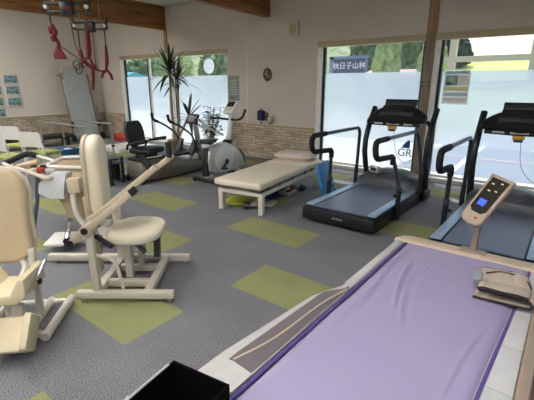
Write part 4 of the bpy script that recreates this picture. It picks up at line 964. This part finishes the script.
# ------------------------------------------------------------------ fill lamps added under the ceiling, out of view, to brighten the room
def fill_lamp(x, y, label):
    t = thing('added_fill_lamp', label, 'ceiling lamp', (x, y, H), 0, 'added fill lamps')
    q = MB(); q.span((-.62,-.14,-.06), (.62,.14,0), .01); q.build('housing', K['white'], t)
    q = MB(); q.span((-.58,-.11,-.075), (.58,.11,-.055), .004); q.build('fill_panel', K['lamp'], t)
for x, y, lb in ((-7.1, 1.4, 'added ceiling fill lamp over the white chairs'), (-7.1, -1.6, 'added ceiling fill lamp by the middle rear window'), (-3.7, .7, 'added ceiling fill lamp over the cream leg machine'), (-3.7, -2.0, 'added ceiling fill lamp by the rear wall beam'),
                 (-.4, .5, 'added ceiling fill lamp over the massage bed'), (-.4, -2.0, 'added ceiling fill lamp by the right rear window'), (-10.6, .8, 'added ceiling fill lamp nearest the left wall'), (-10.2, 2.9, 'added ceiling fill lamp over the parallel bars'), (-10.4, -1.4, 'added ceiling fill lamp in the rear left corner')):
    fill_lamp(x, y, lb)

# ------------------------------------------------------------------ outside
mb = MB(); mb.span((-90,YB+.2,-.35), (60,90,-.12)); o = struct(mb, 'ground_pavement', K['concrete'])
mb = MB(); mb.span((-3.0,8.6,-.13), (40,22,-.105)); struct(mb, 'road_surface', K['asphalt'])
mb = MB(); mb.span((-3.1,10.6,-.11), (40,10.78,-.09)); struct(mb, 'road_kerb', K['kerb'])
mb = MB(); mb.prism([(-1.9,8.7), (-1.78,8.7), (-1.95,14), (-2.1,14)], (0,0,-.095), (1,0,0), (0,1,0), .006); struct(mb, 'road_line', K['line'])
mb = MB()
def hillf(u, v):
    x = -130+210*u; y = 34+60*v
    kx = max(0, min(1, (-.26-x/y)/.10))*.93+.07
    return (x, y, -.3+kx*(13*v**.8)+kx*5*noise.noise(V((x*.05, y*.05, 1)))*v+1.2*noise.noise(V((x*.3, y*.3, 2)))*min(1, v*4))
mb.grid(hillf, 120, 40); struct(mb, 'hill_slope', K['hill'])
mb = MB(); mb.grid(lambda u, v: ((-.285+.05*v)*(17.5+12*v)*1.0+30*u, 17.5+12*v, -.12+3.3*v**.8+.25*noise.noise(V((u*14, v*5, 0)))*v+.5*u*v), 50, 14); struct(mb, 'hill_bank', K['bank'])

def tree(x, y, h, r, m_, label):
    t = thing('tree', label, 'tree', (x, y, -.12), 0, 'trees outside the windows')
    q = MB(); q.tube([(0,0,0), (0,0,h*.6)], [.16,.08], 8); q.build('trunk', K['soil'], t)
    q = MB(); tb = bmesh.new(); bmesh.ops.create_icosphere(tb, subdivisions=4, radius=1)
    for v in tb.verts:
        d = v.co.normalized(); k = 1+.32*noise.noise(d*2.3+V((x, y, 0)))+.22*noise.noise(d*6+V((y, x, 3)))+.10*noise.noise(d*14)
        v.co = V((d.x*r*k, d.y*r*k, h*.62+d.z*h*.40*k))
    q.merge(tb); q.build('crown', K[m_], t, 20)
TR = [(-30.4,31,5.2,2.0,'tree1','dark green round tree left of the white sign disc, outside'), (-13.35,22,3.75,.7,'tree2','bright green tree at the left end of the white-lettered sign'), (-14.5,33,6.6,1.6,'tree1','dark green tree rising behind the white-lettered sign'),
      (-10.07,25.5,4.7,.85,'tree2','light green slim tree right of the white-lettered sign'), (-10.8,33.2,6.3,1.2,'tree1','dark tree behind the small red roofs outside'), (-7.1,25,4.4,.8,'tree2','bright tree beside the post outside the middle window'),
      (-8.35,32.2,5.8,1.0,'tree1','dark leafy tree at the left end of the footbridge'), (-31.2,26,4.7,1.7,'tree2','bright green tree behind the teal-roofed building'), (-37.8,27,4.6,1.8,'tree1','dark tree seen through the far left window sash')]
for a in TR: tree(*a)
t = thing('shrub', 'dark shrub mass under the footbridge on the grass bank', 'shrub', (-6.6, 27.6, 2.6))
q = MB(); tb = bmesh.new(); bmesh.ops.create_icosphere(tb, subdivisions=4, radius=1)
for v in tb.verts:
    d = v.co.normalized(); k = 1+.25*noise.noise(d*3)+.2*noise.noise(d*8); v.co = V((d.x*1.0*k, d.y*.8*k, .95+d.z*.95*k))
q.merge(tb); q.build('shrub_crown', K['dark'], t, 20)
q = MB(); q.tube([(0,0,-.1), (0,0,1.0)], .06, 8); q.build('stem', K['soil'], t)
t = thing('roadside_sign', 'long roadside signboard with white characters beyond the middle window', 'sign', (-14.7, 29.6, -.12))
q = MB(); q.box((0,0,3.22), (3.1,.25,1.15)); q.build('sign_board', K['signd'], t)
q = MB(); q.box((-1.48,-.16,3.25), (.34,.06,1.35)); q.box((0,-.16,3.85), (3.3,.06,.2)); q.box((1.48,-.16,3.22), (.16,.06,1.15)); q.build('sign_frame', K['signf'], t)
text('秋日子山林', 'white_lettering', K['signw'], t, .56, (.05,-.2,3.22), (PI/2,0,0), .01)
for x in (-1.1,1.1):
    q = MB(); q.cyl((x,0,0), (x,0,2.7), .1); q.build('post', K['signf'], t)
def house(x, y, w, rm, label):
    t = thing('house', label, 'house', (x, y, -.12), 0, 'houses outside')
    q = MB(); q.span((-w/2,-1.2,0), (w/2,1.2,2.5)); q.build('house_wall', K['hwall'], t)
    q = MB(); q.prism([(-1.5,2.45), (1.5,2.45), (0,2.85)], (0,0,0), (0,1,0), (0,0,1), w+.5); q.build('roof', K[rm], t)
    q = MB(); q.box((0,-1.21,1.4), (w*.5,.05,.9)); q.build('window_pane', K['signd'], t)
house(-11.75, 28.6, 1.0, 'roofr', 'low house with red roof right of the signboard'); house(-9.4, 28.5, 1.7, 'roofr', 'red-roofed house by the post outside the middle window'); house(-9.9, 36.5, 2.6, 'roofg', 'grey-roofed house above the red-roofed one outside')
house(-43, 27, 5, 'roofg', 'pale house seen through the far left window sash'); house(-34.3, 22, 4.2, 'teal', 'teal-roofed building seen past the dracaena leaves')
t = thing('footbridge', 'pale concrete footbridge railing above the grass bank outside the right window', 'footbridge', (-3.6, 24, -.12))
for z, h in ((4.52,.36), (3.12,.28), (3.95,.1)):
    if h > .2:
        q = MB(); q.box((1.5,0,z), (9.5,.3,h)); q.build('bridge_beam', K['bridge'], t)
for x in (-2.2,1.55,5.2):
    q = MB(); q.box((x,0,2.35), (.34,.34,4.7)); q.build('bridge_pillar', K['bridge'], t)
t = thing('round_sign', 'white round sign disc on a pole seen through the plant window', 'sign', (-26.2, 25.5, -.12))
q = MB(); q.cyl((0,0,3.35), (0,.08,3.35), .62, n=28); q.build('disc', K['globe'], t)
q = MB(); q.cyl((0,.1,0), (0,.1,3.4), .06); q.build('pole', K['signf'], t)

# ------------------------------------------------------------------ light
w = bpy.data.worlds.new('sky'); SC.world = w; w.use_nodes = True; nt_ = w.node_tree
bg = nt_.nodes['Background']; sky = nt_.nodes.new('ShaderNodeTexSky'); sky.sky_type = 'NISHITA'; sky.sun_disc = False
sky.sun_elevation = math.radians(60); sky.sun_rotation = math.radians(10); sky.air_density = 1.0; sky.dust_density = 3.0; sky.ozone_density = 1.0
nt_.links.new(sky.outputs[0], bg.inputs[0]); bg.inputs[1].default_value = .22
s = bpy.data.lights.new('sun', 'SUN'); s.energy = 3.6; s.angle = math.radians(1.0); s.color = (1, .95, .86)
so = bpy.data.objects.new('sun', s); C.objects.link(so)
d = V((-.25, .46, .85)).normalized(); so.rotation_euler = d.to_track_quat('Z', 'Y').to_euler(); so['kind'] = 'helper'

# ------------------------------------------------------------------ camera
yaw, pitch, roll, f, Hc = .6569, .2849, .0029, 390.77, 1.6153
fw = V((-math.sin(yaw)*math.cos(pitch), math.cos(yaw)*math.cos(pitch), -math.sin(pitch)))
r0 = V((math.cos(yaw), math.sin(yaw), 0)); u0 = r0.cross(fw)
r = r0*math.cos(roll)+u0*math.sin(roll); u = u0*math.cos(roll)-r0*math.sin(roll)
cam = bpy.data.cameras.new('camera'); cam.sensor_width = 36; cam.lens = f/534*36; cam.clip_start = .02; cam.clip_end = 400
co = bpy.data.objects.new('camera', cam); C.objects.link(co)
mm = M((r, u, -fw)).transposed().to_4x4(); mm.translation = V((0, 0, Hc)); co.matrix_world = mm
SC.camera = co
vs = SC.view_settings; vs.view_transform = 'Standard'; vs.look = 'None'; vs.gamma = 1; vs.use_curve_mapping = False; vs.exposure = 0.66
SC.cycles.use_denoising = True; SC.cycles.max_bounces = 8; SC.cycles.transparent_max_bounces = 16
